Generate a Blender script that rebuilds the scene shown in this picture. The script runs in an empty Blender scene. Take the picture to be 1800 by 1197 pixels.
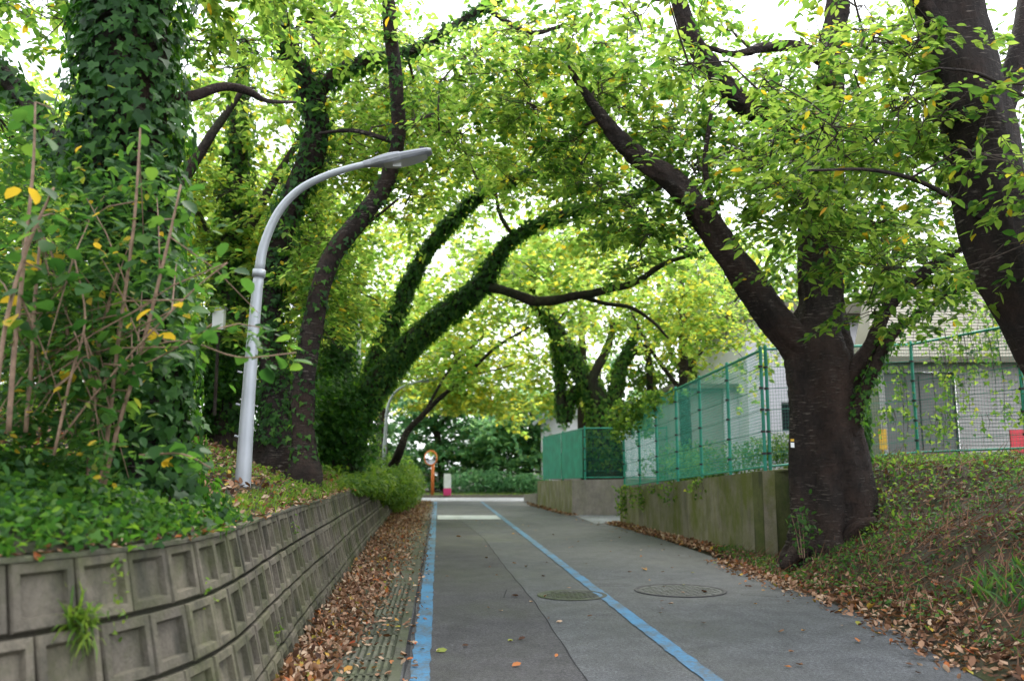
import bpy, math, random
import numpy as np
from mathutils import Vector, Matrix, Euler

random.seed(7)
rng = np.random.default_rng(11)
SC = bpy.context.scene
COL = SC.collection

# ------------------------------------------------------------------ camera
F = 1500.0
PITCH = math.atan(225 / F)
CAMZ = 1.5
cam_d = bpy.data.cameras.new('camera')
cam = bpy.data.objects.new('camera', cam_d)
COL.objects.link(cam)
cam.location = (0, 0, CAMZ)
cam.rotation_euler = (math.pi / 2 + PITCH, 0, 0)
cam_d.sensor_width = 36
cam_d.lens = 36 * F / 1800
cam_d.clip_start = 0.05
cam_d.clip_end = 600
cam_d.dof.use_dof = True
cam_d.dof.focus_distance = 8.5
cam_d.dof.aperture_fstop = 1.35
SC.camera = cam

# ------------------------------------------------------------------ world, sun, exposure
SUN_EL, SUN_AZ = 55, 20
w = bpy.data.worlds.new('World')
SC.world = w
w.use_nodes = True
nt = w.node_tree
nt.nodes.clear()
out = nt.nodes.new('ShaderNodeOutputWorld')
bg = nt.nodes.new('ShaderNodeBackground')
sky = nt.nodes.new('ShaderNodeTexSky')
sky.sky_type = 'NISHITA'
sky.sun_disc = False
sky.sun_elevation = math.radians(SUN_EL)
sky.sun_rotation = math.radians(SUN_AZ)
sky.dust_density = 4
sky.air_density = 1.0
mix = nt.nodes.new('ShaderNodeMixRGB')
mix.inputs[0].default_value = 0.8
mix.inputs[2].default_value = (8.6, 8.9, 9.4, 1)          # even cloud cover
nt.links.new(sky.outputs[0], mix.inputs[1])
nt.links.new(mix.outputs[0], bg.inputs[0])
bg.inputs[1].default_value = 0.15
nt.links.new(bg.outputs[0], out.inputs[0])
sd = bpy.data.lights.new('sun', 'SUN')
sd.energy = 1.5
sd.angle = math.radians(25)
sd.color = (1, 0.97, 0.9)
sun = bpy.data.objects.new('sun', sd)
COL.objects.link(sun)
_d = Vector((math.sin(math.radians(SUN_AZ)) * math.cos(math.radians(SUN_EL)),
             math.cos(math.radians(SUN_AZ)) * math.cos(math.radians(SUN_EL)), math.sin(math.radians(SUN_EL))))
sun.rotation_euler = _d.to_track_quat('Z', 'Y').to_euler()
SC.view_settings.view_transform = 'Standard'
SC.view_settings.look = 'None'
SC.view_settings.gamma = 1
SC.view_settings.use_curve_mapping = False
SC.view_settings.exposure = 1.38
cy = SC.cycles
cy.max_bounces = 7
cy.diffuse_bounces = 4
cy.glossy_bounces = 2
cy.transmission_bounces = 5
cy.transparent_max_bounces = 8
cy.sample_clamp_indirect = 6
cy.caustics_reflective = False
cy.caustics_refractive = False

# ------------------------------------------------------------------ small helpers
CP, SP = math.cos(PITCH), math.sin(PITCH)


def at(px, py, Y):
    """point at forward distance Y seen at photo pixel (px, py)"""
    u = (px - 900) / F
    v = (py - 598.5) / F
    dy, dz = CP + v * SP, SP - v * CP
    return np.array([u / dy * Y, Y, CAMZ + dz / dy * Y])


def tag(o, label=None, cat=None, group=None, kind=None):
    if label: o['label'] = label
    if cat: o['category'] = cat
    if group: o['group'] = group
    if kind: o['kind'] = kind
    return o


def empty(name, loc, label, cat, group=None, rz=0):
    o = bpy.data.objects.new(name, None)
    COL.objects.link(o)
    o.location = tuple(float(a) for a in loc)
    o.rotation_euler = (0, 0, rz)
    o.empty_display_size = 0.1
    return tag(o, label, cat, group)


def link(name, me, parent=None, mat=None):
    o = bpy.data.objects.new(name, me)
    COL.objects.link(o)
    if mat is not None and not me.materials:
        me.materials.append(mat)
    if parent is not None:
        o.parent = parent
        o.matrix_parent_inverse = Matrix.Translation(-Vector(parent.location)) if parent.rotation_euler[2] == 0 else \
            (Matrix.Translation(parent.location) @ Euler(parent.rotation_euler).to_matrix().to_4x4()).inverted()
    return o


class MB:
    """collects polygons, then links them as one mesh object"""

    def __init__(s):
        s.v, s.f = [], []

    def add(s, vs, fs):
        n = len(s.v)
        s.v += [tuple(map(float, a)) for a in vs]
        s.f += [tuple(i + n for i in f) for f in fs]

    def box(s, c, d, rz=0, rx=0, ry=0):
        M = Matrix.Translation(tuple(map(float, c))) @ Euler((rx, ry, rz)).to_matrix().to_4x4()
        hx, hy, hz = d[0] / 2, d[1] / 2, d[2] / 2
        vs = [M @ Vector((x, y, z)) for x in (-hx, hx) for y in (-hy, hy) for z in (-hz, hz)]
        s.add(vs, [(0, 1, 3, 2), (4, 6, 7, 5), (0, 4, 5, 1), (2, 3, 7, 6), (0, 2, 6, 4), (1, 5, 7, 3)])

    def tube(s, pts, rad, n=8, cap=True):
        P = [np.array(p, float) for p in pts]
        R = rad if hasattr(rad, '__len__') else [rad] * len(P)
        rings = []
        ref = None
        for i, p in enumerate(P):
            t = P[min(i + 1, len(P) - 1)] - P[max(i - 1, 0)]
            t = t / (np.linalg.norm(t) + 1e-9)
            if ref is None:
                ref = np.array([1, 0, 0]) if abs(t[0]) < .8 else np.array([0, 1, 0])
            a = ref - t * ref.dot(t)
            a /= np.linalg.norm(a) + 1e-9
            ref = a
            b = np.cross(t, a)
            rings.append([p + R[i] * (math.cos(k * 2 * math.pi / n) * a + math.sin(k * 2 * math.pi / n) * b) for k in range(n)])
        vs = [q for r in rings for q in r]
        fs = []
        for i in range(len(P) - 1):
            for k in range(n):
                fs.append((i * n + k, i * n + (k + 1) % n, (i + 1) * n + (k + 1) % n, (i + 1) * n + k))
        if cap:
            fs.append(tuple(range(n))[::-1])
            fs.append(tuple((len(P) - 1) * n + k for k in range(n)))
        s.add(vs, fs)

    def prism(s, poly, z0, z1):
        n = len(poly)
        s.add([(x, y, z0) for x, y in poly] + [(x, y, z1) for x, y in poly],
              [tuple(range(n))[::-1], tuple(range(n, 2 * n))] + [(i, (i + 1) % n, n + (i + 1) % n, n + i) for i in range(n)])

    def mesh(s, name, smooth=False):
        me = bpy.data.meshes.new(name)
        me.from_pydata(s.v, [], s.f)
        if smooth:
            me.shade_smooth()
        return me

    def build(s, name, mat, parent=None, smooth=False):
        return link(name, s.mesh(name, smooth), parent, mat)


# ------------------------------------------------------------------ node materials
def mat_base(name, rough=0.8, spec=0.3):
    m = bpy.data.materials.new(name)
    m.use_nodes = True
    t = m.node_tree
    b = t.nodes['Principled BSDF']
    b.inputs['Roughness'].default_value = rough
    b.inputs['Specular IOR Level'].default_value = spec
    return m, t, b


def noise(t, scale, detail=4, vec=None, rough=0.55, dist=0):
    n = t.nodes.new('ShaderNodeTexNoise')
    n.inputs['Scale'].default_value = scale
    n.inputs['Detail'].default_value = detail
    n.inputs['Roughness'].default_value = rough
    n.inputs['Distortion'].default_value = dist
    if vec is not None:
        t.links.new(vec, n.inputs['Vector'])
    return n.outputs['Fac']


def ramp(t, fac, stops):
    r = t.nodes.new('ShaderNodeValToRGB')
    e = r.color_ramp.elements
    while len(e) < len(stops):
        e.new(0.5)
    for k, (p, c) in enumerate(stops):
        e[k].position = p
        e[k].color = tuple(c[:3]) + (1,) if hasattr(c, '__len__') else (c, c, c, 1)
    t.links.new(fac, r.inputs[0])
    return r.outputs[0]


def mixc(t, fac, a, b, mode='MIX'):
    m = t.nodes.new('ShaderNodeMixRGB')
    m.blend_type = mode
    for i, x in ((0, fac), (1, a), (2, b)):
        if hasattr(x, 'links') or hasattr(x, 'is_linked'):
            t.links.new(x, m.inputs[i])
        elif i == 0:
            m.inputs[0].default_value = x
        else:
            m.inputs[i].default_value = tuple(x) + (1,)
    return m.outputs[0]


def coords(t, kind='Object', scale=(1, 1, 1)):
    c = t.nodes.new('ShaderNodeTexCoord')
    m = t.nodes.new('ShaderNodeMapping')
    m.inputs['Scale'].default_value = scale
    if kind == 'World':
        g = t.nodes.new('ShaderNodeNewGeometry')
        t.links.new(g.outputs['Position'], m.inputs[0])
    else:
        t.links.new(c.outputs[kind], m.inputs[0])
    return m.outputs[0]


def bump(t, b, h, strength=0.4, dist=0.02):
    n = t.nodes.new('ShaderNodeBump')
    n.inputs['Strength'].default_value = strength
    n.inputs['Distance'].default_value = dist
    t.links.new(h, n.inputs['Height'])
    t.links.new(n.outputs[0], b.inputs['Normal'])


def m_plain(name, c, rough=0.6, spec=0.4, var=0.15, scale=8, metal=0):
    m, t, b = mat_base(name, rough, spec)
    v = coords(t, 'World')
    n = noise(t, scale, 5, v)
    b.inputs['Metallic'].default_value = metal
    lo = tuple(x * (1 - var) for x in c)
    hi = tuple(min(1, x * (1 + var)) for x in c)
    t.links.new(ramp(t, n, [(0.3, lo), (0.7, hi)]), b.inputs['Base Color'])
    return m


def m_asphalt(name, base, tint=(.96, 1, 1.08)):
    m, t, b = mat_base(name, 0.8, 0.35)
    v = coords(t, 'World')
    big = noise(t, 0.45, 5, v, 0.6)
    sp = noise(t, 34, 4, v, 0.85)
    sp2 = noise(t, 110, 2, v, 0.8)
    mid = noise(t, 3.5, 7, v, 0.72)
    c0 = tuple(base * .70 * k for k in tint)
    c1 = tuple(base * 1.3 * k for k in tint)
    a = ramp(t, big, [(0.3, c0), (0.7, c1)])
    a = mixc(t, 0.8, a, ramp(t, mid, [(0.36, .34), (0.64, .64)]), 'OVERLAY')
    a = mixc(t, 0.85, a, ramp(t, sp, [(0.38, .2), (0.5, .5), (0.62, .85)]), 'OVERLAY')
    a = mixc(t, 0.55, a, ramp(t, sp2, [(0.40, .15), (0.60, .9)]), 'OVERLAY')
    # worn, mossy damp patches
    stain = ramp(t, noise(t, .9, 7, coords(t, 'World', (1.6, .55, 1)), 0.7, .6), [(0.54, 0), (0.66, .45)])
    a = mixc(t, stain, a, tuple(base * .45 * k for k in tint))
    moss = ramp(t, noise(t, 1.3, 6, v, 0.75), [(0.56, 0), (0.75, .4)])
    a = mixc(t, moss, a, (.045, .05, .04))
    t.links.new(a, b.inputs['Base Color'])
    t.links.new(ramp(t, big, [(0.3, .5), (0.7, .9)]), b.inputs['Roughness'])
    bump(t, b, mixc(t, .5, sp, sp2), 1.0, .012)
    return m


def m_paint(name, c, under, lo=.36, hi=.5):
    m, t, b = mat_base(name, 0.6, 0.35)
    v = coords(t, 'World')
    n1 = noise(t, 26, 7, v, 0.75)
    n2 = noise(t, 2.2, 4, v, 0.6)
    fac = ramp(t, mixc(t, .45, n1, n2), [(lo, 0), (hi, 1)])
    cc = mixc(t, noise(t, 1.1, 3, v), tuple(x * .7 for x in c), tuple(min(1, x * 1.15) for x in c))
    t.links.new(mixc(t, fac, under, cc), b.inputs['Base Color'])
    bump(t, b, noise(t, 190, 2, v), .3, .004)
    return m


def m_concrete(name, c, moss=(.07, .085, .03), mossamt=.5, streak=False, rough=.88):
    m, t, b = mat_base(name, rough, 0.25)
    v = coords(t, 'World')
    n1 = noise(t, 2.4, 7, v, 0.65)
    n2 = noise(t, 45, 4, v, 0.7)
    a = ramp(t, n1, [(0.25, tuple(x * .6 for x in c)), (0.5, c), (0.78, tuple(min(1, x * 1.3) for x in c))])
    a = mixc(t, .5, a, ramp(t, n2, [(0.3, .32), (0.7, .66)]), 'OVERLAY')
    mv = coords(t, 'World', (1.1, 1.1, .7)) if streak else v
    mo = ramp(t, noise(t, 1.5, 7, mv, 0.68), [(0.42, 0), (0.62, mossamt)])
    a = mixc(t, mo, a, moss)
    oi = t.nodes.new('ShaderNodeObjectInfo')
    a = mixc(t, .55, a, ramp(t, oi.outputs['Random'], [(0, (.26, .255, .25)), (1, (.68, .66, .60))]), 'OVERLAY')
    st = ramp(t, noise(t, 3.2, 5, coords(t, 'World', (1.7, 1.7, .3)), 0.7), [(0.48, 0), (0.66, .7)])
    if streak:
        st = mixc(t, .65, st, (0, 0, 0))
    a = mixc(t, st, a, (.035, .035, .028))
    t.links.new(a, b.inputs['Base Color'])
    bump(t, b, mixc(t, .4, n2, n1), .8, .02)
    return m


def m_leaf(name, stops, tstops, trans=.5, rough=.5, spec=.25):
    """leaf: per-leaf colour from the rnd attribute, light passes through"""
    m = bpy.data.materials.new(name)
    m.use_nodes = True
    t = m.node_tree
    b = t.nodes['Principled BSDF']
    o = t.nodes['Material Output']
    b.inputs['Roughness'].default_value = rough
    b.inputs['Specular IOR Level'].default_value = spec
    at_ = t.nodes.new('ShaderNodeAttribute')
    at_.attribute_name = 'rnd'
    t.links.new(ramp(t, at_.outputs['Fac'], stops), b.inputs['Base Color'])
    if trans > 0:
        tr = t.nodes.new('ShaderNodeBsdfTranslucent')
        t.links.new(ramp(t, at_.outputs['Fac'], tstops), tr.inputs[0])
        mx = t.nodes.new('ShaderNodeMixShader')
        mx.inputs[0].default_value = trans
        t.links.new(b.outputs[0], mx.inputs[1])
        t.links.new(tr.outputs[0], mx.inputs[2])
        t.links.new(mx.outputs[0], o.inputs[0])
    return m


def m_bark(name, c=(.021, .0145, .012), pale=(.20, .165, .14), moss=0.0):
    m, t, b = mat_base(name, .85, .3)
    v = coords(t, 'World', (7, 7, 1.6))
    n1 = noise(t, 2.2, 7, v, .68, .4)
    a = ramp(t, n1, [(0.28, tuple(x * .35 for x in c)), (0.55, c), (0.8, tuple(x * 2.0 for x in c))])
    hv = coords(t, 'World', (5, 5, 38))
    ln = ramp(t, noise(t, 1.3, 5, hv, .65), [(0.56, 0), (0.62, .9)])
    msk = ramp(t, noise(t, 1.7, 3, coords(t, 'World')), [(0.42, 0), (0.56, 1)])
    a = mixc(t, mixc(t, 1, ln, msk, 'MULTIPLY'), a, pale)
    a = mixc(t, ramp(t, noise(t, 1.1, 5, coords(t, 'World'), .7), [(0.45, 0), (0.7, .6)]), a, (.06, .032, .022))
    if moss:
        mo = ramp(t, noise(t, 2.0, 6, coords(t, 'World'), .7), [(0.45, 0), (0.65, moss)])
        a = mixc(t, mo, a, (.045, .07, .02))
    t.links.new(a, b.inputs['Base Color'])
    bump(t, b, mixc(t, .35, n1, ln), 1.0, .12)
    return m


G1, G2, G3 = (.016, .055, .008), (.034, .095, .012), (.075, .15, .016)
YL = (.42, .30, .02)
M = {}
M['leaf_cherry'] = m_leaf('cherry_leaf', [(0, G1), (.4, G2), (.9, G3), (.935, (.30, .28, .02)), (.97, YL), (1, (.45, .2, .02))],
                          [(0, (.08, .24, .03)), (.45, (.26, .45, .06)), (.9, (.46, .62, .09)), (.935, (.8, .72, .05)), (1, (.9, .55, .03))], .55)
M['leaf_bright'] = m_leaf('bright_leaf', [(0, (.04, .11, .014)), (.5, (.075, .165, .018)), (.86, (.13, .22, .025)), (.9, (.32, .30, .02)), (1, YL)],
                          [(0, (.23, .46, .06)), (.5, (.42, .62, .10)), (.86, (.64, .78, .18)), (.9, (.88, .80, .06)), (1, (.95, .65, .04))], .62)
M['leaf_dark'] = m_leaf('dark_leaf', [(0, (.04, .12, .05)), (.6, (.08, .19, .075)), (.95, (.14, .26, .08)), (1, (.3, .24, .02))],
                        [(0, (.22, .50, .22)), (.7, (.40, .70, .30)), (.95, (.55, .8, .25)), (1, (.8, .5, .04))], .5)
M['leaf_shrub'] = m_leaf('shrub_leaf', [(0, (.018, .06, .016)), (.6, (.038, .105, .022)), (.93, (.075, .15, .03)), (.965, YL), (1, (.5, .34, .04))],
                         [(0, (.05, .18, .025)), (.6, (.14, .32, .04)), (.93, (.26, .45, .05)), (.965, (.9, .6, .04)), (1, (.9, .6, .06))], .45)
M['leaf_ivy'] = m_leaf('ivy_leaf', [(0, (.012, .045, .010)), (.6, (.028, .09, .014)), (.94, (.06, .15, .018)), (1, (.12, .2, .03))],
                       [(0, (.04, .16, .015)), (.7, (.14, .36, .03)), (1, (.3, .52, .04))], .38, .55, .22)
M['leaf_litter'] = m_leaf('dead_leaf', [(0, (.04, .02, .014)), (.2, (.12, .06, .034)), (.42, (.23, .12, .07)), (.66, (.36, .22, .14)), (.86, (.44, .33, .23)), (.92, (.34, .12, .035)), (.95, (.30, .06, .025)), (.98, (.45, .32, .05)), (1, (.16, .2, .04))],
                          [(0, (.2, .08, .03)), (1, (.5, .25, .06))], .12, .7, .2)
M['leaf_weed'] = m_leaf('weed_leaf', [(0, (.04, .10, .012)), (.6, (.10, .19, .02)), (1, (.2, .28, .03))],
                        [(0, (.15, .32, .03)), (1, (.4, .55, .05))], .4)
M['bark'] = m_bark('cherry_bark')
M['bark_moss'] = m_bark('mossy_bark', (.03, .025, .018), (.07, .06, .05), .6)
M['bark_far'] = m_bark('grey_bark', (.045, .034, .030), (.09, .08, .07), .3)
M['stem'] = m_plain('shrub_stem', (.20, .13, .085), .7, .3, .35, 30)
M['twig'] = m_plain('twig_bark', (.045, .033, .025), .8, .3, .3, 20)
M['asphalt'] = m_asphalt('asphalt', .064)
M['asphalt_dark'] = m_asphalt('asphalt_repaired', .041, (1.02, .98, 1.08))
M['asphalt_pale'] = m_asphalt('asphalt_pale', .19)
M['blue'] = m_paint('blue_road_paint', (.04, .17, .32), (.06, .075, .09), .41, .55)
M['band_white'] = m_paint('whitish_band', (.45, .48, .50), (.14, .14, .15), .36, .50)
M['crack'] = m_plain('crack', (.03, .03, .032), .95, .1)
M['block'] = m_concrete('retaining_concrete', (.145, .128, .102), (.062, .072, .026), .85)
M['core'] = m_concrete('joint_dirt', (.045, .04, .03), (.03, .045, .015), .5)
M['coping'] = m_concrete('coping_concrete', (.105, .098, .082), (.07, .09, .03), .7)
M['wall'] = m_concrete('cast_concrete', (.27, .245, .175), (.15, .17, .035), .95, True)
M['wall_moss'] = m_concrete('mossy_concrete', (.12, .13, .05), (.06, .085, .018), .9)
M['wall_pale'] = m_concrete('pale_concrete', (.30, .27, .25), (.2, .2, .12), .4, True)
M['gutter'] = m_concrete('gutter_concrete', (.105, .105, .085), (.07, .09, .035), .6)
M['slab'] = m_concrete('slab_concrete', (.11, .11, .09), (.08, .10, .04), .5)
M['groove'] = m_plain('groove_base', (.05, .055, .038), .95, .1)  # slab base between the ribs, coloured darker for rib contrast
M['soil'] = m_concrete('soil', (.040, .028, .020), (.028, .042, .012), .7)
M['steel'] = m_plain('galvanised_steel', (.40, .42, .45), .42, .5, .1, 3, .35)
M['lamp_grey'] = m_plain('lamp_housing_paint', (.30, .31, .34), .45, .5, .08, 5)
M['glass_pale'] = m_plain('lamp_lens', (.62, .63, .62), .2, .5, .05)
M['green'] = m_plain('green_fence_paint', (.02, .25, .165), .5, .4, .25, 6)
M['wire'] = m_plain('green_wire', (.02, .15, .10), .6, .3, .3, 12)
M['wire_bright'] = m_plain('teal_wire', (.04, .33, .23), .6, .3, .2, 12)
M['black'] = m_plain('black_plastic', (.02, .02, .02), .5, .4)
M['net'] = m_plain('green_sheet', (.015, .24, .15), .6, .3, .25, 3)
M['siding'] = m_plain('grey_siding', (.30, .285, .27), .6, .3, .12, 1.4)
M['roofing'] = m_plain('olive_roof', (.13, .12, .085), .6, .3, .15, 1.4)
M['white_wall'] = m_plain('white_render', (.72, .69, .76), .7, .3, .06, 1)
M['shutter'] = m_plain('grey_shutter', (.13, .13, .12), .6, .3, .1, 2)
M['yellow'] = m_plain('yellow_board', (.55, .33, .04), .6, .3, .1, 5)
M['red'] = m_plain('red_board', (.62, .05, .07), .5, .4, .1, 5)
M['orange'] = m_plain('orange_paint', (.72, .20, .05), .5, .4, .15, 10)
M['mirror'] = m_plain('mirror_face', (.85, .86, .88), .06, .5, .02, 3, 1)
M['white'] = m_plain('white_gloss', (.8, .8, .8), .3, .5, .04, 4)
M['pink'] = m_plain('pink_band', (.72, .05, .22), .5, .4, .08, 8)
M['dark_glass'] = m_plain('dark_glass', (.02, .025, .03), .08, .6)
M['rubber'] = m_plain('tyre_rubber', (.02, .02, .02), .8, .2)
M['iron'] = m_concrete('cast_iron', (.075, .078, .07), (.05, .075, .02), .75, rough=.7)

M['iron_grey'] = m_concrete('grey_iron', (.075, .078, .08), (.05, .055, .045), .4, rough=.6)

# ------------------------------------------------------------------ leaf clouds
TEMPL = {
    # (axis, side, normal) vertices and faces
    'rhomb': (np.array([[0, 0, 0], [.5, .34, .06], [1, 0, -.04], [.5, -.34, .06]]), [(0, 1, 2), (0, 2, 3)]),
    'oval': (np.array([[0, 0, 0], [.3, .24, .05], [.68, .2, .04], [1, 0, -.08], [.68, -.2, .04], [.3, -.24, .05]]),
             [(0, 1, 2), (0, 2, 3), (0, 3, 4), (0, 4, 5)]),
    'round': (np.array([[0, 0, 0], [.08, .3, .05], [.45, .44, .08], [.8, .26, .03], [1, 0, -.08], [.8, -.26, .03], [.45, -.44, .08], [.08, -.3, .05], [.5, 0, -.02]]),
              [(0, 1, 8), (1, 2, 8), (2, 3, 8), (3, 4, 8), (4, 5, 8), (5, 6, 8), (6, 7, 8), (7, 0, 8)]),
    'ivy': (np.array([[.08, 0, 0], [-.06, .3, -.03], [.28, .5, .02], [.42, .26, .04], [1, 0, -.06], [.42, -.26, .04], [.28, -.5, .02], [-.06, -.3, -.03]]),
            [(0, 1, 2), (0, 2, 3), (0, 3, 4), (0, 4, 5), (0, 5, 6), (0, 6, 7)]),
    'curl': (np.array([[0, 0, .0], [.3, .3, .16], [.72, .26, .2], [1, 0, .12], [.72, -.24, .03], [.3, -.28, .12], [.5, 0, -.03]]),
             [(0, 1, 6), (1, 2, 6), (2, 3, 6), (3, 4, 6), (4, 5, 6), (5, 0, 6)]),
    'blade': (np.array([[0, .05, 0], [0, -.05, 0], [.55, .035, .12], [.55, -.035, .12], [1, 0, -.05]]), [(0, 1, 3, 2), (2, 3, 4)]),
    'needle': (np.array([[0, .022, 0], [0, -.022, 0], [1, 0, 0]]), [(0, 1, 2)]),
}


def unit(a):
    return a / (np.linalg.norm(a, axis=-1, keepdims=True) + 1e-9)


def leaf_mesh(name, P, D, N, S, rnd, shape):
    T, fs = TEMPL[shape]
    P, D, N = np.asarray(P, float), unit(np.asarray(D, float)), np.asarray(N, float)
    n = len(P)
    N = unit(N - D * np.sum(N * D, 1, keepdims=True))
    B = np.cross(N, D)
    S = np.broadcast_to(S, (n,))
    V = P[:, None] + S[:, None, None] * (T[None, :, 0:1] * D[:, None] + T[None, :, 1:2] * B[:, None] + T[None, :, 2:3] * N[:, None])
    k = len(T)
    me = bpy.data.meshes.new(name)
    me.vertices.add(n * k)
    me.vertices.foreach_set('co', V.reshape(-1).astype(np.float32))
    fl = np.concatenate([np.array(f) for f in fs])
    L = (fl[None] + (np.arange(n) * k)[:, None]).reshape(-1).astype(np.int32)
    sizes = np.array([len(f) for f in fs])
    ls = np.concatenate([[0], np.cumsum(sizes)[:-1]])
    me.loops.add(len(L))
    me.loops.foreach_set('vertex_index', L)
    me.polygons.add(n * len(fs))
    me.polygons.foreach_set('loop_start', (ls[None] + (np.arange(n) * len(fl))[:, None]).reshape(-1).astype(np.int32))
    me.update(calc_edges=True)
    a = me.attributes.new('rnd', 'FLOAT', 'POINT')
    a.data.foreach_set('value', np.repeat(np.clip(rnd, 0, 1), k).astype(np.float32))
    return me


def wob(P, s, seed=0):
    """cheap smooth 3-D noise, about -1..1"""
    r = np.random.default_rng(seed)
    o = np.zeros(len(P))
    for q in range(5):
        k = r.normal(size=3)
        k = k / np.linalg.norm(k) * s * (0.6 + 0.5 * q)
        o += np.sin(P @ k + r.uniform(0, 6.28)) / (1 + .4 * q)
    return o / 2.6


def rdir(n, zs=1.0):
    v = rng.normal(size=(n, 3))
    v[:, 2] *= zs
    return unit(v)


# ------------------------------------------------------------------ trunks and limbs
def smooth(pts, per=4):
    """Catmull-Rom through (x,y,z,r) rows"""
    P = np.array(pts, float)
    P = np.vstack([2 * P[0] - P[1], P, 2 * P[-1] - P[-2]])
    P[:, 3] = np.abs(P[:, 3])
    o = []
    for i in range(1, len(P) - 2):
        for j in range(per):
            t = j / per
            a, b, c, d = P[i - 1], P[i], P[i + 1], P[i + 2]
            o.append(.5 * ((2 * b) + (c - a) * t + (2 * a - 5 * b + 4 * c - d) * t * t + (3 * b - a - 3 * c + d) * t ** 3))
    o.append(P[-2])
    o = np.array(o)
    o[:, 3] = np.maximum(o[:, 3], .004)
    return o


def limb_mesh(name, Q, n=14, rough=.08, flare=0, seed=0):
    """bumpy tapered limb along rows (x,y,z,r)"""
    r_ = np.random.default_rng(seed)
    P, R = Q[:, :3], Q[:, 3]
    T = np.gradient(P, axis=0)
    T = unit(T)
    ref = np.array([1., 0, 0]) if abs(T[0][0]) < .8 else np.array([0, 1., 0])
    ang = np.arange(n) * 2 * math.pi / n
    ph = r_.uniform(0, 6.28, 8)
    vs = []
    dist = np.concatenate([[0], np.cumsum(np.linalg.norm(np.diff(P, axis=0), axis=1))])
    for i in range(len(P)):
        a = ref - T[i] * ref.dot(T[i])
        a /= np.linalg.norm(a)
        ref = a
        b = np.cross(T[i], a)
        s = dist[i] / max(R[i], .05)
        k = 1 + rough * (np.sin(3 * ang + ph[0] + .5 * s) + .7 * np.sin(5 * ang + ph[1] - .4 * s) + .6 * np.sin(ang * 2 + ph[2] + .9 * s) + .5 * np.sin(7 * ang + ph[4] + 1.3 * s)) + r_.normal(0, rough * .25, n)
        if flare:
            f = math.exp(-dist[i] / .7) * flare
            fold = math.exp(-dist[i] / 1.9)
            k = k + fold * .11 * np.sin(7 * ang + ph[6] + .25 * s) + fold * .06 * np.sin(13 * ang + ph[7] - .2 * s)
            k = k + f * (np.maximum(0, np.sin(4 * ang + ph[3])) ** 1.5) + f * .35 * np.maximum(0, np.sin(9 * ang + ph[5]))
        vs.append(P[i] + (R[i] * k)[:, None] * (np.cos(ang)[:, None] * a + np.sin(ang)[:, None] * b))
    V = np.concatenate(vs)
    fs = [(i * n + k, i * n + (k + 1) % n, (i + 1) * n + (k + 1) % n, (i + 1) * n + k) for i in range(len(P) - 1) for k in range(n)]
    fs.append(tuple((len(P) - 1) * n + k for k in range(n)))
    me = bpy.data.meshes.new(name)
    me.from_pydata(V.tolist(), [], fs)
    me.shade_smooth()
    return me


def px_limb(rows):
    """rows (px, py, Y, r) -> (x,y,z,r)"""
    return np.array([list(at(a, b, Y)) + [r] for a, b, Y, r in rows])


def ivy_on(name, Qs, parent, n, thick=.08, size=.07, mat='leaf_ivy', shape='ivy', lo=0.0, bias=0.0):
    """climbing leaves over limbs: they lie on the bark and hang down"""
    PP, NN = [], []
    Qs = [Q[3:] if len(Q) > 20 else Q for Q in Qs]
    L = [np.linalg.norm(np.diff(Q[:, :3], axis=0), axis=1) * (Q[:-1, 3] + .05) for Q in Qs]
    tot = sum(l.sum() for l in L)
    for Q, l in zip(Qs, L):
        m = int(n * l.sum() / tot)
        i = rng.choice(len(l), m, p=l / l.sum())
        t = rng.random(m)[:, None]
        c = Q[i] * (1 - t) + Q[i + 1] * t
        T = unit(Q[i + 1, :3] - Q[i, :3])
        d = rdir(m)
        d = unit(d - T * np.sum(d * T, 1, keepdims=True))
        lump = .5 + .5 * wob(c[:, :3] + d * .3, 4.5, 3)
        off = c[:, 3] * 1.03 + rng.random(m) ** 1.4 * thick * (.4 + lump)
        PP.append(c[:, :3] + d * off[:, None])
        NN.append(d)
    P, N = np.concatenate(PP), np.concatenate(NN)
    keep = wob(P, 3.0, 9) > lo - 1.0
    P, N = P[keep], N[keep]
    m = len(P)
    D = np.array([0, 0, -1.]) + .55 * rdir(m) + .25 * N
    rnd = np.clip(rng.random(m) ** 1.2 * .85 + .30 * wob(P, 1.6, 5) + bias, 0, .999)
    me = leaf_mesh(name, P, D, N + .45 * rdir(m), size * rng.uniform(.45, 1.45, m), rnd, shape)
    return link(name, me, parent, M[mat])


def keepfree(P):
    """True where leaves may hang: not in the lane's clearance nor round the lamps"""
    x, y, z = P[:, 0], P[:, 1], P[:, 2]
    road = (x > -2.6 - .085 * y) & (x < 3.6 - .1 * y) & (z < 3.35 + .02 * y) & (y < 44)
    # the first lamp and the air in front of it
    t = np.clip(y / 9.0, .05, 1.1)
    lx, lz = x / t, 1.5 + (z - 1.5) / t
    lamp = (y < 9.6) & (y > 1) & (lx > -3.0) & (lx < -.7) & (lz > 1.3) & (lz < 5.1)
    return ~(road | lamp)


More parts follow.
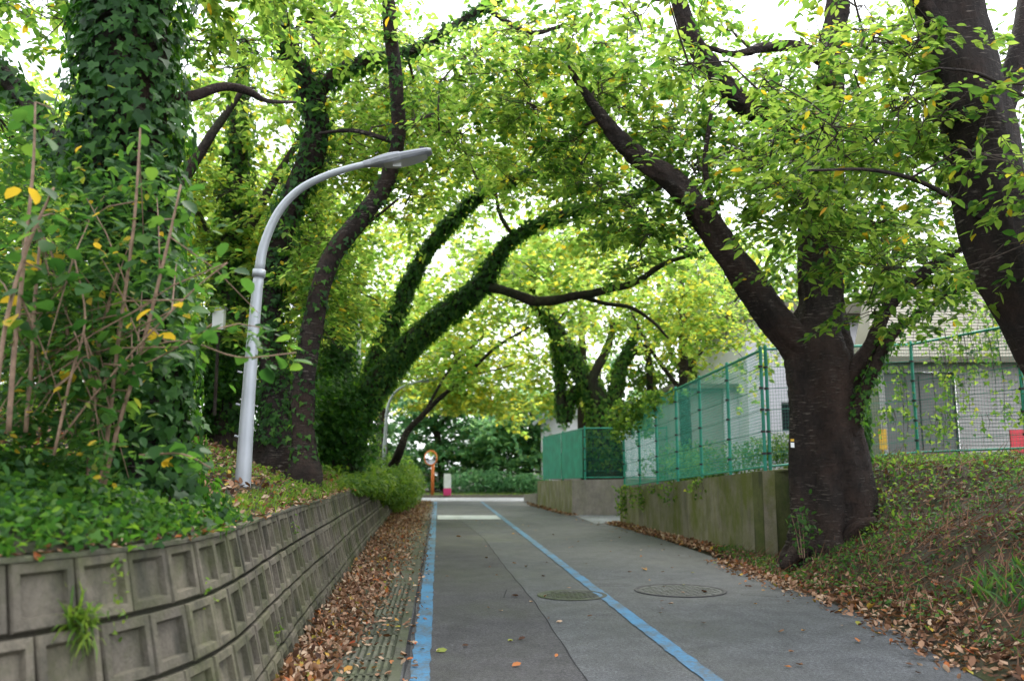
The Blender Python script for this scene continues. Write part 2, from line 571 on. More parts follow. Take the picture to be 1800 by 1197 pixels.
def grow_crown(root, limbs, blobs, leafmat, shape, size, per_cluster, spread=.95, twigmat='twig', seed=0,
               rnd_bias=0.0, fan=10, test=None, tws=3, droop=.25, layer=.55):
    """clusters of leafy sprays inside the blobs, each joined to the nearest limb by a curved branch"""
    r_ = np.random.default_rng(seed)
    nodes = np.concatenate([Q[len(Q) // 3:, :] for Q in limbs])
    cs = []
    for (cx, cyy, cz, rx, ry, rz, k) in blobs:
        c = 0
        tries = 0
        while c < k and tries < 60 * k:
            tries += 1
            u = r_.normal(size=3)
            u = u / np.linalg.norm(u) * r_.random() ** (1 / 2.2)
            p = np.array([cx + u[0] * rx, cyy + u[1] * ry, cz + u[2] * rz])
            if not keepfree(p[None])[0] or (test is not None and not test(p)):
                continue
            cs.append(p)
            c += 1
    cs = np.array(cs)
    root_p = limbs[0][0, :3]
    order = np.argsort(np.linalg.norm(cs - nodes[:, :3].mean(0), axis=1))
    mb = MB()
    LP, LD, LN, LS, LR = [], [], [], [], []
    pts = nodes[:, :3].copy()
    rad = nodes[:, 3].copy()
    for ci in order:
        c = cs[ci]
        d = np.linalg.norm(pts - c, axis=1)
        j = np.argmin(d + .3 * np.linalg.norm(pts - root_p, axis=1) * 0)
        a, ra = pts[j], min(rad[j] * .6, .02 + .018 * d[j])
        m1 = a * .6 + c * .4 + np.array([0, 0, .12 * d[j]]) + r_.normal(0, .06 * d[j] + .02, 3)
        m2 = a * .25 + c * .75 + np.array([0, 0, .08 * d[j]]) + r_.normal(0, .05 * d[j] + .02, 3)
        ra = max(ra, .012)
        mb.tube([a, m1, m2, c], [ra, ra * .8, ra * .55, ra * .3], 5, False)
        pts = np.vstack([pts, m1, m2, c])
        rad = np.concatenate([rad, [ra * .8, ra * .55, ra * .35]])
        # sprays
        K = fan
        dirs = r_.normal(size=(K, 3))
        dirs[:, 2] = dirs[:, 2] * .35 - .05
        dirs = unit(dirs)
        start = c + r_.normal(0, spread * .42, (K, 3)) * np.array([1, 1, layer])
        ln = spread * r_.uniform(.5, 1.15, K)
        if tws:
            for q in range(K):
                e = start[q] + dirs[q] * ln[q] + np.array([0, 0, -droop * ln[q] * .5])
                tt = r_.random(); h0 = m2 * tt + c * (1 - tt)
                mb.tube([h0, (h0 + start[q]) / 2 + r_.normal(0, .05, 3), start[q], e], [.007, .006, .004, .002], 3, False)
        m = max(4, per_cluster // K)
        t = r_.random((K, m)) ** .8
        pos = start[:, None] + dirs[:, None] * (ln[:, None] * t)[..., None]
        pos[..., 2] -= droop * ln[:, None] * t ** 2
        side = np.cross(dirs, np.array([0, 0, 1.]))
        side = unit(side)
        sg = np.where(r_.random((K, m)) > .5, 1., -1.)
        D = dirs[:, None] * .65 + side[:, None] * sg[..., None] * .9 + r_.normal(0, .28, (K, m, 3))
        D[..., 2] -= .35
        N = np.array([0, 0, 1.]) + r_.normal(0, .42, (K, m, 3))
        pos = pos + r_.normal(0, .05 * spread, (K, m, 3))
        LP.append(pos.reshape(-1, 3)); LD.append(D.reshape(-1, 3)); LN.append(N.reshape(-1, 3))
    P, D, N = map(np.concatenate, (LP, LD, LN))
    ok = keepfree(P)
    if test is not None and getattr(test, 'vec', False):
        ok &= test(P)
    P, D, N = P[ok], D[ok], N[ok]
    n = len(P)
    rnd = np.clip(rng.random(n) * .97 + .16 * wob(P, 1.3, seed + 4) + rnd_bias, 0, 1)
    hi = rng.random(n) > .974
    rnd = np.where(hi, rng.uniform(.93, 1, n), np.minimum(rnd, .89))
    me = leaf_mesh('crown', P, D, N, size * rng.uniform(.5, 1.3, n), rnd, shape)
    link('crown', me, root, M[leafmat])
    mb.build('branchwork', M[twigmat], root, True)['kind'] = 'stuff'
    return n


def tree(name, label, limbs, blobs, leafmat='leaf_cherry', shape='oval', size=.11, per=420, bark='bark', flare=0,
         group=None, sides=14, ivy=None, rough=.07, seed=1, bare=False, per_seg=5, **kw):
    Qs = [smooth(q, per_seg) for q in limbs]
    base = Qs[0][0, :3].copy()
    q0 = Qs[0][0].copy(); q0[2] -= .7
    Qs[0] = np.vstack([q0, Qs[0]])
    root = empty(name, base, label, 'tree', group)
    for i, Q in enumerate(Qs):
        link('trunk' if i == 0 else 'limb', limb_mesh('trunk' if i == 0 else 'limb', Q, sides if i == 0 else max(8, sides - 4), rough, flare if i == 0 else 0, seed * 13 + i), root, M[bark])
    if ivy:
        for (idx, n, th, sz, bi) in ivy:
            ivy_on('ivy', [Qs[i] for i in idx], root, n, th, sz, bias=bi)
    if not bare:
        grow_crown(root, Qs, blobs, leafmat, shape, size, per, seed=seed, **kw)
    return root, Qs


# ================================================================== GROUND AND ROAD
def interp(pts, y):
    a = np.array(pts, float)
    return np.interp(y, a[:, 0], a[:, 1])


# all keyed by forward distance
WB = [(-3, -1.66), (1.0, -1.66), (5.0, -1.50), (6.4, -1.67), (8.85, -1.96), (10.9, -2.16), (14.5, -2.55), (24, -3.5), (34.8, -4.55), (41, -5.1)]
RE = [(-8, 3.1), (0, 3.2), (6.4, 3.42), (8.8, 3.72), (13, 3.48), (19, 3.08), (24, 2.66), (28.4, 2.1), (35.8, 1.1), (41, .95)]
XL = lambda y: -.118 - .085 * y
XR = lambda y: 1.98 - .085 * y


def strip(name, fa, fb, ys, z, mat, parent=None, jit=0, kind='structure', cols=1):
    vs, fs = [], []
    r = random.Random(5)
    for y in ys:
        a, b = fa(y), fb(y)
        for c in range(cols + 1):
            vs.append((a + (b - a) * c / cols + (r.uniform(-jit, jit) if jit else 0), y, z(a + (b - a) * c / cols, y) if callable(z) else z))
    k = cols + 1
    for i in range(len(ys) - 1):
        for c in range(cols):
            fs.append((i * k + c, i * k + c + 1, (i + 1) * k + c + 1, (i + 1) * k + c))
    me = bpy.data.meshes.new(name)
    me.from_pydata(vs, [], fs)
    o = link(name, me, parent, mat)
    if kind:
        o['kind'] = kind
    return o


mb = MB()
mb.add([(-300, -60, -.06), (300, -60, -.06), (300, 500, -.06), (-300, 500, -.06)], [(0, 1, 2, 3)])
mb.build('ground', M['soil'])['kind'] = 'structure'
ys = [y * .5 - 6 for y in range(0, 96)]
strip('road', lambda y: XL(y) - .22, lambda y: interp(RE, y) + .12, ys, 0.0, M['asphalt'])
yd = [y * .3 - 6 for y in range(0, 150) if y * .3 - 6 < 40]
SEAM = [(-6, 1.6), (6.38, .528), (9.97, .256), (13.25, -.086), (19, -.62), (27.2, -1.75)]
ysd = [y for y in yd if y < 27.1]
strip('road_repair_patch', lambda y: XL(y) - .1, lambda y: interp(SEAM, y), ysd, .004, M['asphalt_dark'])
rr = random.Random(3)
mb = MB()
for (xa, ya, xb, yb, w_) in ((XL(10.35) + .9, 10.35, .22, 10.33, .008), (.20, 10.95, .36, 10.93, .006), (XL(10.35) + .9, 10.35, XL(10.35) + .93, 11.0, .007), (2.75, 10.6, 3.5, 10.2, .006), (1.1, 11.3, 1.5, 11.34, .006)):
    d_ = np.array([yb - ya, -(xb - xa)]); d_ = d_ / np.linalg.norm(d_) * w_
    mb.add([(xa - d_[0], ya - d_[1], .0062), (xb - d_[0], yb - d_[1], .0062), (xb + d_[0], yb + d_[1], .0062), (xa + d_[0], ya + d_[1], .0062)], [(0, 1, 2, 3)])
mb.build('road_cut', M['crack'])['kind'] = 'structure'
strip('road_seam', lambda y: interp(SEAM, y) - .002 + .006 * math.sin(y * 5.1), lambda y: interp(SEAM, y) + .011 + .006 * math.sin(y * 5.1 + .4), ysd, .0055, M['crack'])
strip('road_edge_seam', lambda y: XL(y) - .13 + .008 * math.sin(y * 2.2), lambda y: XL(y) - .105 + .01 * math.sin(y * 3.7), ysd, .0055, M['crack'])
yf = [y * .12 - 1 for y in range(0, 340)]
strip('blue_line_left', lambda y: XL(y) - .075, lambda y: XL(y) + .07, yf, .0085, M['blue'], jit=.010)
strip('blue_line_right', lambda y: XR(y) - .07, lambda y: XR(y) + .07, yf, .0085, M['blue'], jit=.010)
strip('white_band', lambda y: XL(y) + .1, lambda y: XR(y) - .1, [25.9, 26.5, 27.3, 28.1], .0125, M['band_white'])  # wide whitish band across the lane between the blue lines
# cross road at the far end and the side entrance
mb = MB()
mb.add([(-40, 40.5, .004), (40, 40.5, .004), (40, 45.3, .004), (-40, 45.3, .004)], [(0, 1, 2, 3)])
mb.build('cross_road', M['asphalt_pale'])['kind'] = 'structure'
mb = MB()
mb.add([(2.3, 24.05, .006), (16, 25.2, .006), (16, 28.6, .006), (2.0, 28.4, .006)], [(0, 1, 2, 3)])
mb.build('side_entrance_pavement', M['asphalt_pale'])['kind'] = 'structure'
# verge beyond
mb = MB()
mb.add([(-60, 45.3, .0), (60, 45.3, .0), (60, 45.5, .1), (-60, 45.5, .1), (60, 75, .3), (-60, 75, .3)], [(0, 1, 2, 3), (3, 2, 4, 5)])
mb.build('grass_verge_ground', M['soil'])['kind'] = 'structure'

# gutter strip: flat concrete + grooved cover slabs
gut = strip('gutter', lambda y: interp(WB, y) - .1, lambda y: XL(y) - .215, [y * .5 + .5 for y in range(0, 82)], -.012, M['gutter'])
strip('gutter_edge', lambda y: XL(y) - .225, lambda y: XL(y) - .14, [y * .5 + .5 for y in range(0, 80)], .010, M['gutter'])
cw, cl = .40, .495
mb = MB()
mb.add([(-cw / 2, -cl / 2, 0), (cw / 2, -cl / 2, 0), (cw / 2, cl / 2, 0), (-cw / 2, cl / 2, 0)], [(0, 1, 2, 3)])
for a_, b_ in ((-cl / 2, -cl / 2 + .018), (cl / 2 - .018, cl / 2)):
    mb.add([(-cw / 2, a_, .013), (cw / 2, a_, .013), (cw / 2, b_, .013), (-cw / 2, b_, .013)], [(0, 1, 2, 3)])
for k in range(7):
    x0 = -cw / 2 + .02 + k * .054
    mb.add([(x0, -cl / 2 + .02, .0005), (x0 + .006, -cl / 2 + .02, .013), (x0 + .030, -cl / 2 + .02, .013), (x0 + .036, -cl / 2 + .02, .0005),
            (x0, cl / 2 - .02, .0005), (x0 + .006, cl / 2 - .02, .013), (x0 + .030, cl / 2 - .02, .013), (x0 + .036, cl / 2 - .02, .0005)],
           [(0, 1, 5, 4), (1, 2, 6, 5), (2, 3, 7, 6), (0, 3, 2, 1), (4, 5, 6, 7)])
cme = mb.mesh('cover_slab')
cme.materials.append(M['slab'])
cme.materials.append(M['groove'])
cme.polygons[0].material_index = 1
mb = MB()
mb.add([(-.13, -cl / 2, 0), (.13, -cl / 2, 0), (.13, cl / 2, 0), (-.13, cl / 2, 0), (-.13, -cl / 2, .01), (.13, -cl / 2, .01), (.13, cl / 2, .01), (-.13, cl / 2, .01)],
       [(4, 5, 6, 7), (0, 1, 5, 4), (1, 2, 6, 5), (3, 7, 6, 2), (0, 4, 7, 3)])
cme2 = mb.mesh('edge_slab')
cme2.materials.append(M['gutter'])
for k in range(38):
    y = 2.2 + k * .51
    for me, off in ((cme, -.235 - cw / 2), (cme2, -.235 - cw - .15)):
        if me is cme and y > 11.5: continue
        o = link('cover_slab' if me is cme else 'edge_slab', me, gut)
        o.location = (XL(y) + off, y, .001 + rr.uniform(-.003, .003))
        o.rotation_euler = (rr.uniform(-.004, .004), rr.uniform(-.004, .004), math.atan(.085) + rr.uniform(-.006, .006))

# manhole covers
def manhole(x, y, r, label, dome):
    root = empty('manhole_cover', (x, y, .003), label, 'manhole cover')
    n = 40
    ring = MB()
    vs = []
    for rad, z in ((r + .05, .003), (r + .045, .010), (r, .010), (r - .012, .001)):
        vs += [(x + rad * math.cos(a * 2 * math.pi / n), y + rad * math.sin(a * 2 * math.pi / n), .003 + z) for a in range(n)]
    ring.add(vs, [(i * n + k, i * n + (k + 1) % n, (i + 1) * n + (k + 1) % n, (i + 1) * n + k) for i in range(3) for k in range(n)])
    ring.build('rim', M['iron'] if dome else M['asphalt_dark'], root)
    lid = MB()
    lid.add([(x + (r - .012) * math.cos(a * 2 * math.pi / n), y + (r - .012) * math.sin(a * 2 * math.pi / n), .0065) for a in range(n)], [tuple(range(n))])
    st = .055
    k = int(r / st)
    for i in range(-k, k + 1):
        for j in range(-k, k + 1):
            if (i * i + j * j) * st * st < (r - .05) ** 2 and (i + j) % 2 == 0:
                lid.box((x + i * st, y + j * st, .008), (.042, .042, .006), .785 if dome else 0)
    lid.build('lid', M['iron'] if dome else M['iron_grey'], root)


manhole(.72, 10.55, .37, 'round mossy iron manhole cover between the blue lines', True)
manhole(2.09, 10.95, .52, 'larger round ribbed manhole cover to the right of the blue line', False)

# ================================================================== LEFT RETAINING WALL
TOP = np.array([(-7.5, .2), (-5.2, 1.2), (-3.8, 2.1), (-2.7, 3.0), (-2.14, 3.62), (-1.86, 4.15), (-1.73, 4.7), (-1.76, 5.3), (-1.95, 6.8), (-2.18, 8.85), (-2.38, 10.9), (-2.78, 14.5), (-3.72, 24), (-4.77, 34.8), (-5.3, 40.4)])


def resample(P, step):
    d = np.concatenate([[0], np.cumsum(np.linalg.norm(np.diff(P, axis=0), axis=1))])
    s = np.arange(0, d[-1], step)
    return np.stack([np.interp(s, d, P[:, i]) for i in range(P.shape[1])], 1)


# smooth the corner
fine = resample(TOP, .1)
for _ in range(14):
    fine[1:-1] = (fine[:-2] + 2 * fine[1:-1] + fine[2:]) / 4
tg = unit(np.gradient(fine, axis=0))
nr = np.stack([tg[:, 1], -tg[:, 0]], 1)         # outward, to the road
BAT = .27
H = 1.12
wallroot = empty('retaining_wall', (fine[0, 0], fine[0, 1], 0), 'long low retaining wall of recessed concrete blocks along the road and curving at its near end', 'retaining wall')


def wall_pt(i, z, off=0):
    return fine[i] + nr[i] * (BAT * (1 - z / H) + off)


def wall_sheet(name, off, zs, mat, parent, i0=0, i1=None):
    i1 = i1 or len(fine)
    vs, fs = [], []
    for i in range(i0, i1, 2):
        for z in zs:
            p = wall_pt(i, z, off)
            vs.append((p[0], p[1], z))
    k = len(zs)
    c = len(range(i0, i1, 2))
    for a in range(c - 1):
        for b in range(k - 1):
            fs.append((a * k + b, a * k + b + 1, (a + 1) * k + b + 1, (a + 1) * k + b))
    me = bpy.data.meshes.new(name)
    me.from_pydata(vs, [], fs)
    return link(name, me, parent, mat)


wall_sheet('backing', -.055, [-.2, .3, .6, .9, 1.09], M['core'], wallroot)
# coping: flat top of the wall
mb = MB()
zt = 1.125
idx = list(range(0, len(fine), 3))
vs = []
for i in idx:
    a, b = fine[i] + nr[i] * .015, fine[i] - nr[i] * .16
    vs += [(a[0], a[1], zt - .018), (a[0], a[1], zt), (b[0], b[1], zt + .008), (b[0], b[1], zt - .1)]
mb.add(vs, [(k * 4 + q, (k + 1) * 4 + q, (k + 1) * 4 + q + 1, k * 4 + q + 1) for k in range(len(idx) - 1) for q in range(3)])
mb.build('coping', M['coping'], wallroot)

BW, BH, BD = 1.0, 1.0, .1


def block_mesh(seed):
    r = random.Random(seed)
    mb = MB()
    g, e, f = .03, .045, .16
    j = lambda: r.uniform(-.012, .012)
    vs = []
    for (ix, iz, y) in ((.5 - .012, .5 - .014, BD), (.5 - .012, .5 - .014, .012), (.5 - .035, .5 - .035, 0), (.5 - .135 + j(), .5 - .17 + j(), 0), (.5 - .165, .5 - .215, .034 + r.uniform(-.006, .008))):
        vs += [(-ix + j() * .3, y, -iz - (.0 if y < .03 else 0)), (ix + j() * .3, y, -iz), (ix + j() * .3, y, iz), (-ix + j() * .3, y, iz)]
    mb.add(vs, [(a * 4 + q, a * 4 + (q + 1) % 4, (a + 1) * 4 + (q + 1) % 4, (a + 1) * 4 + q) for a in range(4) for q in range(4)] + [(16, 17, 18, 19)])
    return mb


bmesh_ = []
for k in range(6):
    me = block_mesh(k).mesh('block')
    me.materials.append(M['block'])
    bmesh_.append(me)
rows = 4
RH = .302
W0 = .30
step = 3
cnt = 0
far = MB()
rb = random.Random(8)
tilt = math.atan(BAT / H)
i_start = 14
for r in range(rows):
    z = H - .003 - (r + .5) * RH
    i = i_start + (1 if r % 2 else 0)
    while i + step < len(fine) - 4:
        a, b = wall_pt(i, z), wall_pt(i + step, z)
        c = (a + b) / 2
        t = b - a
        wlen = np.linalg.norm(t)
        # local x runs so that local -y faces the road
        rz = math.atan2(-t[1], -t[0]) + math.pi
        out_n = np.array([t[1], -t[0]]) / wlen
        Y = c[1]
        me = bmesh_[rb.randrange(6)]
        mat = Matrix.Translation((c[0] + out_n[0] * .0, c[1], z)) @ Matrix.Rotation(math.atan2(out_n[1], out_n[0]) + math.pi / 2, 4, 'Z') @ Matrix.Rotation(-tilt + rb.uniform(-.012, .012), 4, 'X') @ Matrix.Rotation(rb.uniform(-.01, .01), 4, 'Y') @ Matrix.Diagonal((wlen * .985, 1, RH * .985, 1))
        pr = rb.uniform(-.008, .008)
        mat = mat @ Matrix.Translation((0, pr, 0))
        if c[1] > 2.4 and Y < 22 and cnt < 300:
            o = bpy.data.objects.new('block', me)
            COL.objects.link(o)
            o.parent = wallroot
            o.matrix_parent_inverse = Matrix.Translation(-Vector(wallroot.location))
            o.matrix_basis = mat
            cnt += 1
        elif Y >= 22:
            src = [mat @ v.co for v in me.vertices]
            far.add(src, [tuple(p.vertices) for p in me.polygons])
        i += step
fo = far.build('far_block_run', M['block'], wallroot)
fo['kind'] = 'stuff'
print('blocks', cnt)


# ================================================================== BANKS
def zleft(x, y):
    xt = np.interp(y, TOP[4:, 1], TOP[4:, 0])
    if y < 3.86:
        xt = np.interp(y, TOP[:5, 1], TOP[:5, 0])
    d = np.maximum(0, xt - x)
    h = 1.12 + .34 * d - .012 * d * d
    return np.minimum(h, 3.4) + .04 * np.sin(x * 3.1 + y * 1.7) * np.minimum(1, d) + .03 * np.sin(y * 4.3 - x * 2) * np.minimum(1, d)


def bank_left():
    vs, fs = [], []
    I = list(range(0, len(fine), 2))
    offs = [.05, .12, .3, .5, .8, 1.2, 1.7, 2.4, 3.2, 4.5, 6.5, 9, 13, 20, 30]
    for i in I:
        for k, o in enumerate(offs):
            p = fine[i] - nr[i] * min(o, 30)
            if o > 3:      # fan straight left so rows do not cross on the bend
                q = fine[i] - nr[i] * 3.2
                p = np.array([q[0] - (o - 3.2), q[1]])
            d = o
            h = 1.12 + .34 * d - .012 * d * d if d < 8 else 3.1
            h = min(h, 3.3) + (.05 * math.sin(p[0] * 3.1 + p[1] * 1.7) + .03 * math.sin(p[1] * 4.3 - p[0] * 2)) * min(1, max(0, d - .1))
            vs.append((p[0], p[1], h))
    k = len(offs)
    for a in range(len(I) - 1):
        for b in range(k - 1):
            fs.append((a * k + b, (a + 1) * k + b, (a + 1) * k + b + 1, a * k + b + 1))
    me = bpy.data.meshes.new('embankment_left')
    me.from_pydata(vs, [], fs)
    me.shade_smooth()
    o = link('embankment_left', me, None, M['soil'])
    o['kind'] = 'structure'
    return o


bank_left()


def on_left(n, s0, s1, d0, d1, pw=1.0):
    """points on the left bank between arc positions s0..s1 (metres of forward distance) and d0..d1 m behind the wall top"""
    cand = [i for i in range(len(fine)) if s0 <= fine[i, 1] <= s1]
    i = rng.choice(cand, n)
    d = d0 + (d1 - d0) * rng.random(n) ** pw
    p = fine[i] - nr[i] * d[:, None] + rng.normal(0, .05, (n, 2))
    x, y = p[:, 0], p[:, 1]
    h = 1.12 + .34 * d - .012 * d * d + (.05 * np.sin(x * 3.1 + y * 1.7) + .03 * np.sin(y * 4.3 - x * 2)) * np.clip(d - .1, 0, 1)
    h = np.minimum(h, 3.35)
    return np.stack([x, y, h], 1)


WALLA = [(14.5, 4.18), (24, 2.98)]
WALLA_TOP = [(14.5, 1.46), (24, .95)]


BE = [(-8, 3.1), (0, 3.2), (6.4, 3.42), (8.8, 3.72), (11.5, 3.75), (13.2, 4.12), (14.3, 4.45), (15, 4.6)]


def zright(x, y):
    d = np.maximum(0, x - (np.interp(y, [p[0] for p in BE], [p[1] for p in BE]) - .05))
    h = (.47 + .12 * np.clip((y - 11.5) / 2, 0, 1)) * d - .018 * d * d + .85 * np.clip((y - 12.0) / 2.3, 0, 1) * np.clip((x - 5.0) / .9, 0, 1)
    lump = (.06 * np.sin(x * 2.7 + y * 1.9) + .05 * np.sin(y * 3.3 - x * 1.4) + .03 * np.sin(x * 7 + y * 5)) * np.clip(d * .8, 0, 1)
    return np.minimum(h, 1.56) + .6 * lump


def grid_sheet(name, x0f, x1, ys, zf, mat, nx=26, pw=1.6):
    vs, fs = [], []
    for y in ys:
        x0 = x0f(y)
        for k in range(nx + 1):
            x = x0 + (x1 - x0) * (k / nx) ** pw
            vs.append((x, y, float(zf(x, y))))
    for i in range(len(ys) - 1):
        for k in range(nx):
            a = i * (nx + 1) + k
            fs.append((a, a + 1, a + nx + 2, a + nx + 1))
    me = bpy.data.meshes.new(name)
    me.from_pydata(vs, [], fs)
    me.shade_smooth()
    o = link(name, me, None, mat)
    o['kind'] = 'structure'
    return o


grid_sheet('embankment_right', lambda y: interp(RE, y) - .05, 30, [y * .3 - 6 for y in range(0, 69)] + [14.62], lambda x, y: zright(x, y) + .006, M['soil'], 40, 1.8)


def zterr(x, y):
    x0 = interp(WALLA, y)
    return interp(WALLA_TOP, y) - .03 + min(.3, .08 * max(0, x - x0))


grid_sheet('terrace', lambda y: interp(WALLA, y) + .2, 30, [14.62 + k * .5 for k in range(0, 20)], zterr, M['soil'], 20)
grid_sheet('terrace_beyond', lambda y: interp([(28.6, 2.2), (35.8, 1.3), (40.3, 1.0)], y), 30, [28.6 + k * .9 for k in range(0, 14)], lambda x, y: 1.08, M['soil'], 12)

# concrete wall beside the fence
wa = empty('concrete_wall', (4.18, 14.5, 0), 'mossy cast concrete wall under the green fence beside the big cherry tree', 'wall')
mb = MB()
def wall_prism(mb, a, b, za, zb, t, side=1):
    a, b = np.array(a, float), np.array(b, float)
    d = (b - a) / np.linalg.norm(b - a)
    n = np.array([d[1], -d[0]]) * t * side
    vs = []
    for p, z in ((a, za), (b, zb)):
        for q in (p, p + n):
            vs += [(q[0], q[1], -.1), (q[0], q[1], z)]
    mb.add(vs, [(0, 1, 5, 4), (2, 6, 7, 3), (1, 3, 7, 5), (0, 2, 3, 1), (4, 5, 7, 6)])
N_ = 5
for k in range(N_):
    y0, y1 = 14.5 + 9.5 * k / N_, 14.5 + 9.5 * (k + 1) / N_
    mb = MB()
    wall_prism(mb, (interp(WALLA, y0), y0 + .006), (interp(WALLA, y1), y1 - .006), interp(WALLA_TOP, y0), interp(WALLA_TOP, y1), .24)
    mb.build('cast_panel', M['wall'], wa)
mb = MB()
wall_prism(mb, (7.6, 15.9), (4.182, 14.5), 1.70, 1.455, .24, 1)
mb.build('return_panel', M['wall_moss'], wa)
wb = empty('concrete_wall', (2.0, 28.4, 0), 'far concrete wall at the side entrance with a pale end face', 'wall')
mb = MB()
wall_prism(mb, (1.98, 28.46), (1.05, 35.8), 1.13, 1.0, .24)
mb.build('road_face', M['wall'], wb)
mb = MB()
wall_prism(mb, (7.6, 28.7), (1.98, 28.4), 1.2, 1.135, .24, 1)
mb.build('entrance_face', M['wall_pale'], wb)
mb = MB()
wall_prism(mb, (1.02, 35.9), (.55, 40.2), .5, .32, .3)
mb.build('low_end', M['wall_pale'], wb)

# ================================================================== FENCES
def fence(name, label, pts, h, parent_group=None, cell=.062, wr=.0022, boldgap=.37, wmat='wire', post_r=.031, ztop=None):
    root = empty(name, pts[0], label, 'fence', parent_group)
    P = [np.array(p, float) for p in pts]
    for p in P:
        mb = MB()
        mb.tube([p + [0, 0, -.15], p + [0, 0, h + .02]], post_r, 8)
        mb.tube([p + [0, 0, h + .0205], p + [0, 0, h + .05]], [post_r * 1.15, post_r * .6], 8)
        mb.build('post', M['green'], root, False)
        mb = MB()
        z = .3
        while z < h:
            mb.tube([p + [-.01, 0, z - .02], p + [-.01, 0, z + .02]], post_r * 1.35, 8)
            z += boldgap
        mb.build('clamp', M['black'], root)['kind'] = 'stuff'
    for a, b in zip(P[:-1], P[1:]):
        d = b - a
        L = np.linalg.norm(d[:2])
        for nm, z, r in (('top_rail', h - .02, .026), ('bottom_rail', .08, .02)):
            mb = MB()
            mb.tube([a + [0, 0, z], b + [0, 0, z]], r, 7)
            mb.build(nm, M['green'], root)
        mb = MB()
        nv = int(L / cell)
        for k in range(1, nv):
            q = a + d * k / nv
            mb.tube([q + [0, 0, .08], q + [0, 0, h - .03]], wr, 3, False)
        nh = int((h - .1) / cell)
        for k in range(1, nh):
            z = .08 + (h - .12) * k / nh
            mb.tube([a + [0, 0, z], b + [0, 0, z]], wr, 3, False)
        tagw = mb.build('wire_mesh', M[wmat], root)
        tagw['kind'] = 'stuff'
        z = .3
        while z < h - .1:
            mb = MB()
            m_ = (a + b) / 2 + [0, 0, z - .012]
            mb.tube([a + [0, 0, z], m_, b + [0, 0, z]], .0055, 4, False)
            mb.build('tension_wire', M['wire'], root)
            z += boldgap
    return root


ptsA = []
for k in range(7):
    y = 14.6 + 9.3 * k / 6
    ptsA.append((interp(WALLA, y) + .12, y, interp(WALLA_TOP, y)))
fence('mesh_fence', 'tall green wire mesh fence on top of the mossy concrete wall', ptsA, 2.08, cell=.055, wr=.004, wmat='wire_bright')
ptsC = [(4.42, 14.75, 1.46), (6.0, 15.4, 1.6), (7.55, 16.0, 1.72), (8.33, 13.9, 1.75), (9.1, 11.8, 1.75), (9.9, 9.7, 1.75), (10.7, 7.6, 1.75)]
fence('mesh_fence', 'green mesh fence hung with creepers at the top of the leafy right bank', ptsC, 2.12, cell=.06, wr=.0024)
fB = fence('mesh_fence', 'short green fence at the side entrance, its road side closed with green sheeting', [(5.2, 28.75, 1.15), (2.42, 28.6, 1.13), (1.85, 31.2, 1.08), (1.28, 34.2, 1.03)], 1.72, cell=.06, wr=.004)
for a, b in (((2.40, 28.7, 1.13), (1.84, 31.15, 1.08)), ((1.83, 31.25, 1.08), (1.27, 34.2, 1.03))):
    mb = MB()
    a, b = np.array(a), np.array(b)
    n = 24
    for k in range(n):
        p, q = a + (b - a) * k / n, a + (b - a) * (k + 1) / n
        o1, o2 = .012 * (k % 2), .012 * ((k + 1) % 2)
        vs = [(p[0] - .05 + o1, p[1], p[2] + .06), (q[0] - .05 + o2, q[1], q[2] + .06), (q[0] - .05 + o2, q[1], q[2] + 1.66), (p[0] - .05 + o1, p[1], p[2] + 1.66)]
        mb.add(vs, [(0, 1, 2, 3)])
    mb.build('green_sheet', M['net'], fB)

# creepers on the fences: hanging strands
def creeper(name, label, spots, n, size, mat='leaf_bright', seed=0):
    PP = []
    r = np.random.default_rng(seed)
    mb = MB()
    for (x, y, z, rad, ln, k) in spots:
        for s in range(k):
            x0, y0 = x + r.normal(0, rad), y + r.normal(0, rad * .5)
            l = ln * r.uniform(.4, 1.1)
            m = max(3, int(n * l))
            t = r.random(m)
            px_ = x0 + .12 * np.sin(t * 5 + r.uniform(0, 6)) + r.normal(0, .06, m)
            PP.append(np.stack([px_, np.full(m, y0) + r.normal(0, .05, m), z - t * l], 1))
            mb.tube([(x0, y0, z), (x0 + .05, y0, z - l * .5), (x0, y0, z - l)], [.005, .004, .003], 3, False)
    P = np.concatenate(PP)
    m = len(P)
    me = leaf_mesh(name, P, np.array([0, 0, -.6]) + .8 * rdir(m), np.array([0, -1., .3]) + .7 * rdir(m), size * rng.uniform(.6, 1.2, m), rng.random(m) * .93, 'ivy')
    o = link(name, me, None, M[mat])
    tag(o, label, 'climbing plant')
    s = mb.build('stem', M['twig'], o); s['kind'] = 'stuff'
    return o


creeper('climbing_vine', 'light green vines climbing the mesh fence at the top of the bank',
        [(8.0, 14.9, 3.95, .22, 1.4, 9), (7.75, 15.3, 3.8, .12, 1.9, 5), (8.15, 14.4, 3.7, .1, 1.6, 4), (7.3, 15.85, 3.4, .12, 1.5, 5), (8.1, 14.7, 4.3, .45, .9, 14), (8.35, 13.8, 3.2, .1, 1.2, 3),
         (6.8, 15.7, 2.6, .35, .6, 8), (7.7, 15.4, 2.5, .35, .6, 10), (8.4, 13.6, 2.4, .3, .5, 5)], 22, .085, 'leaf_cherry', seed=4)
creeper('climbing_vine', 'dense dark vines hanging over the far end of the long wall fence',
        [(3.15, 23.2, 3.25, .3, 1.0, 22), (3.3, 22.0, 3.3, .25, .8, 16), (3.45, 20.6, 3.35, .25, .6, 12), (3.6, 19.4, 3.3, .2, .35, 6)], 60, .10, 'leaf_cherry', seed=5)
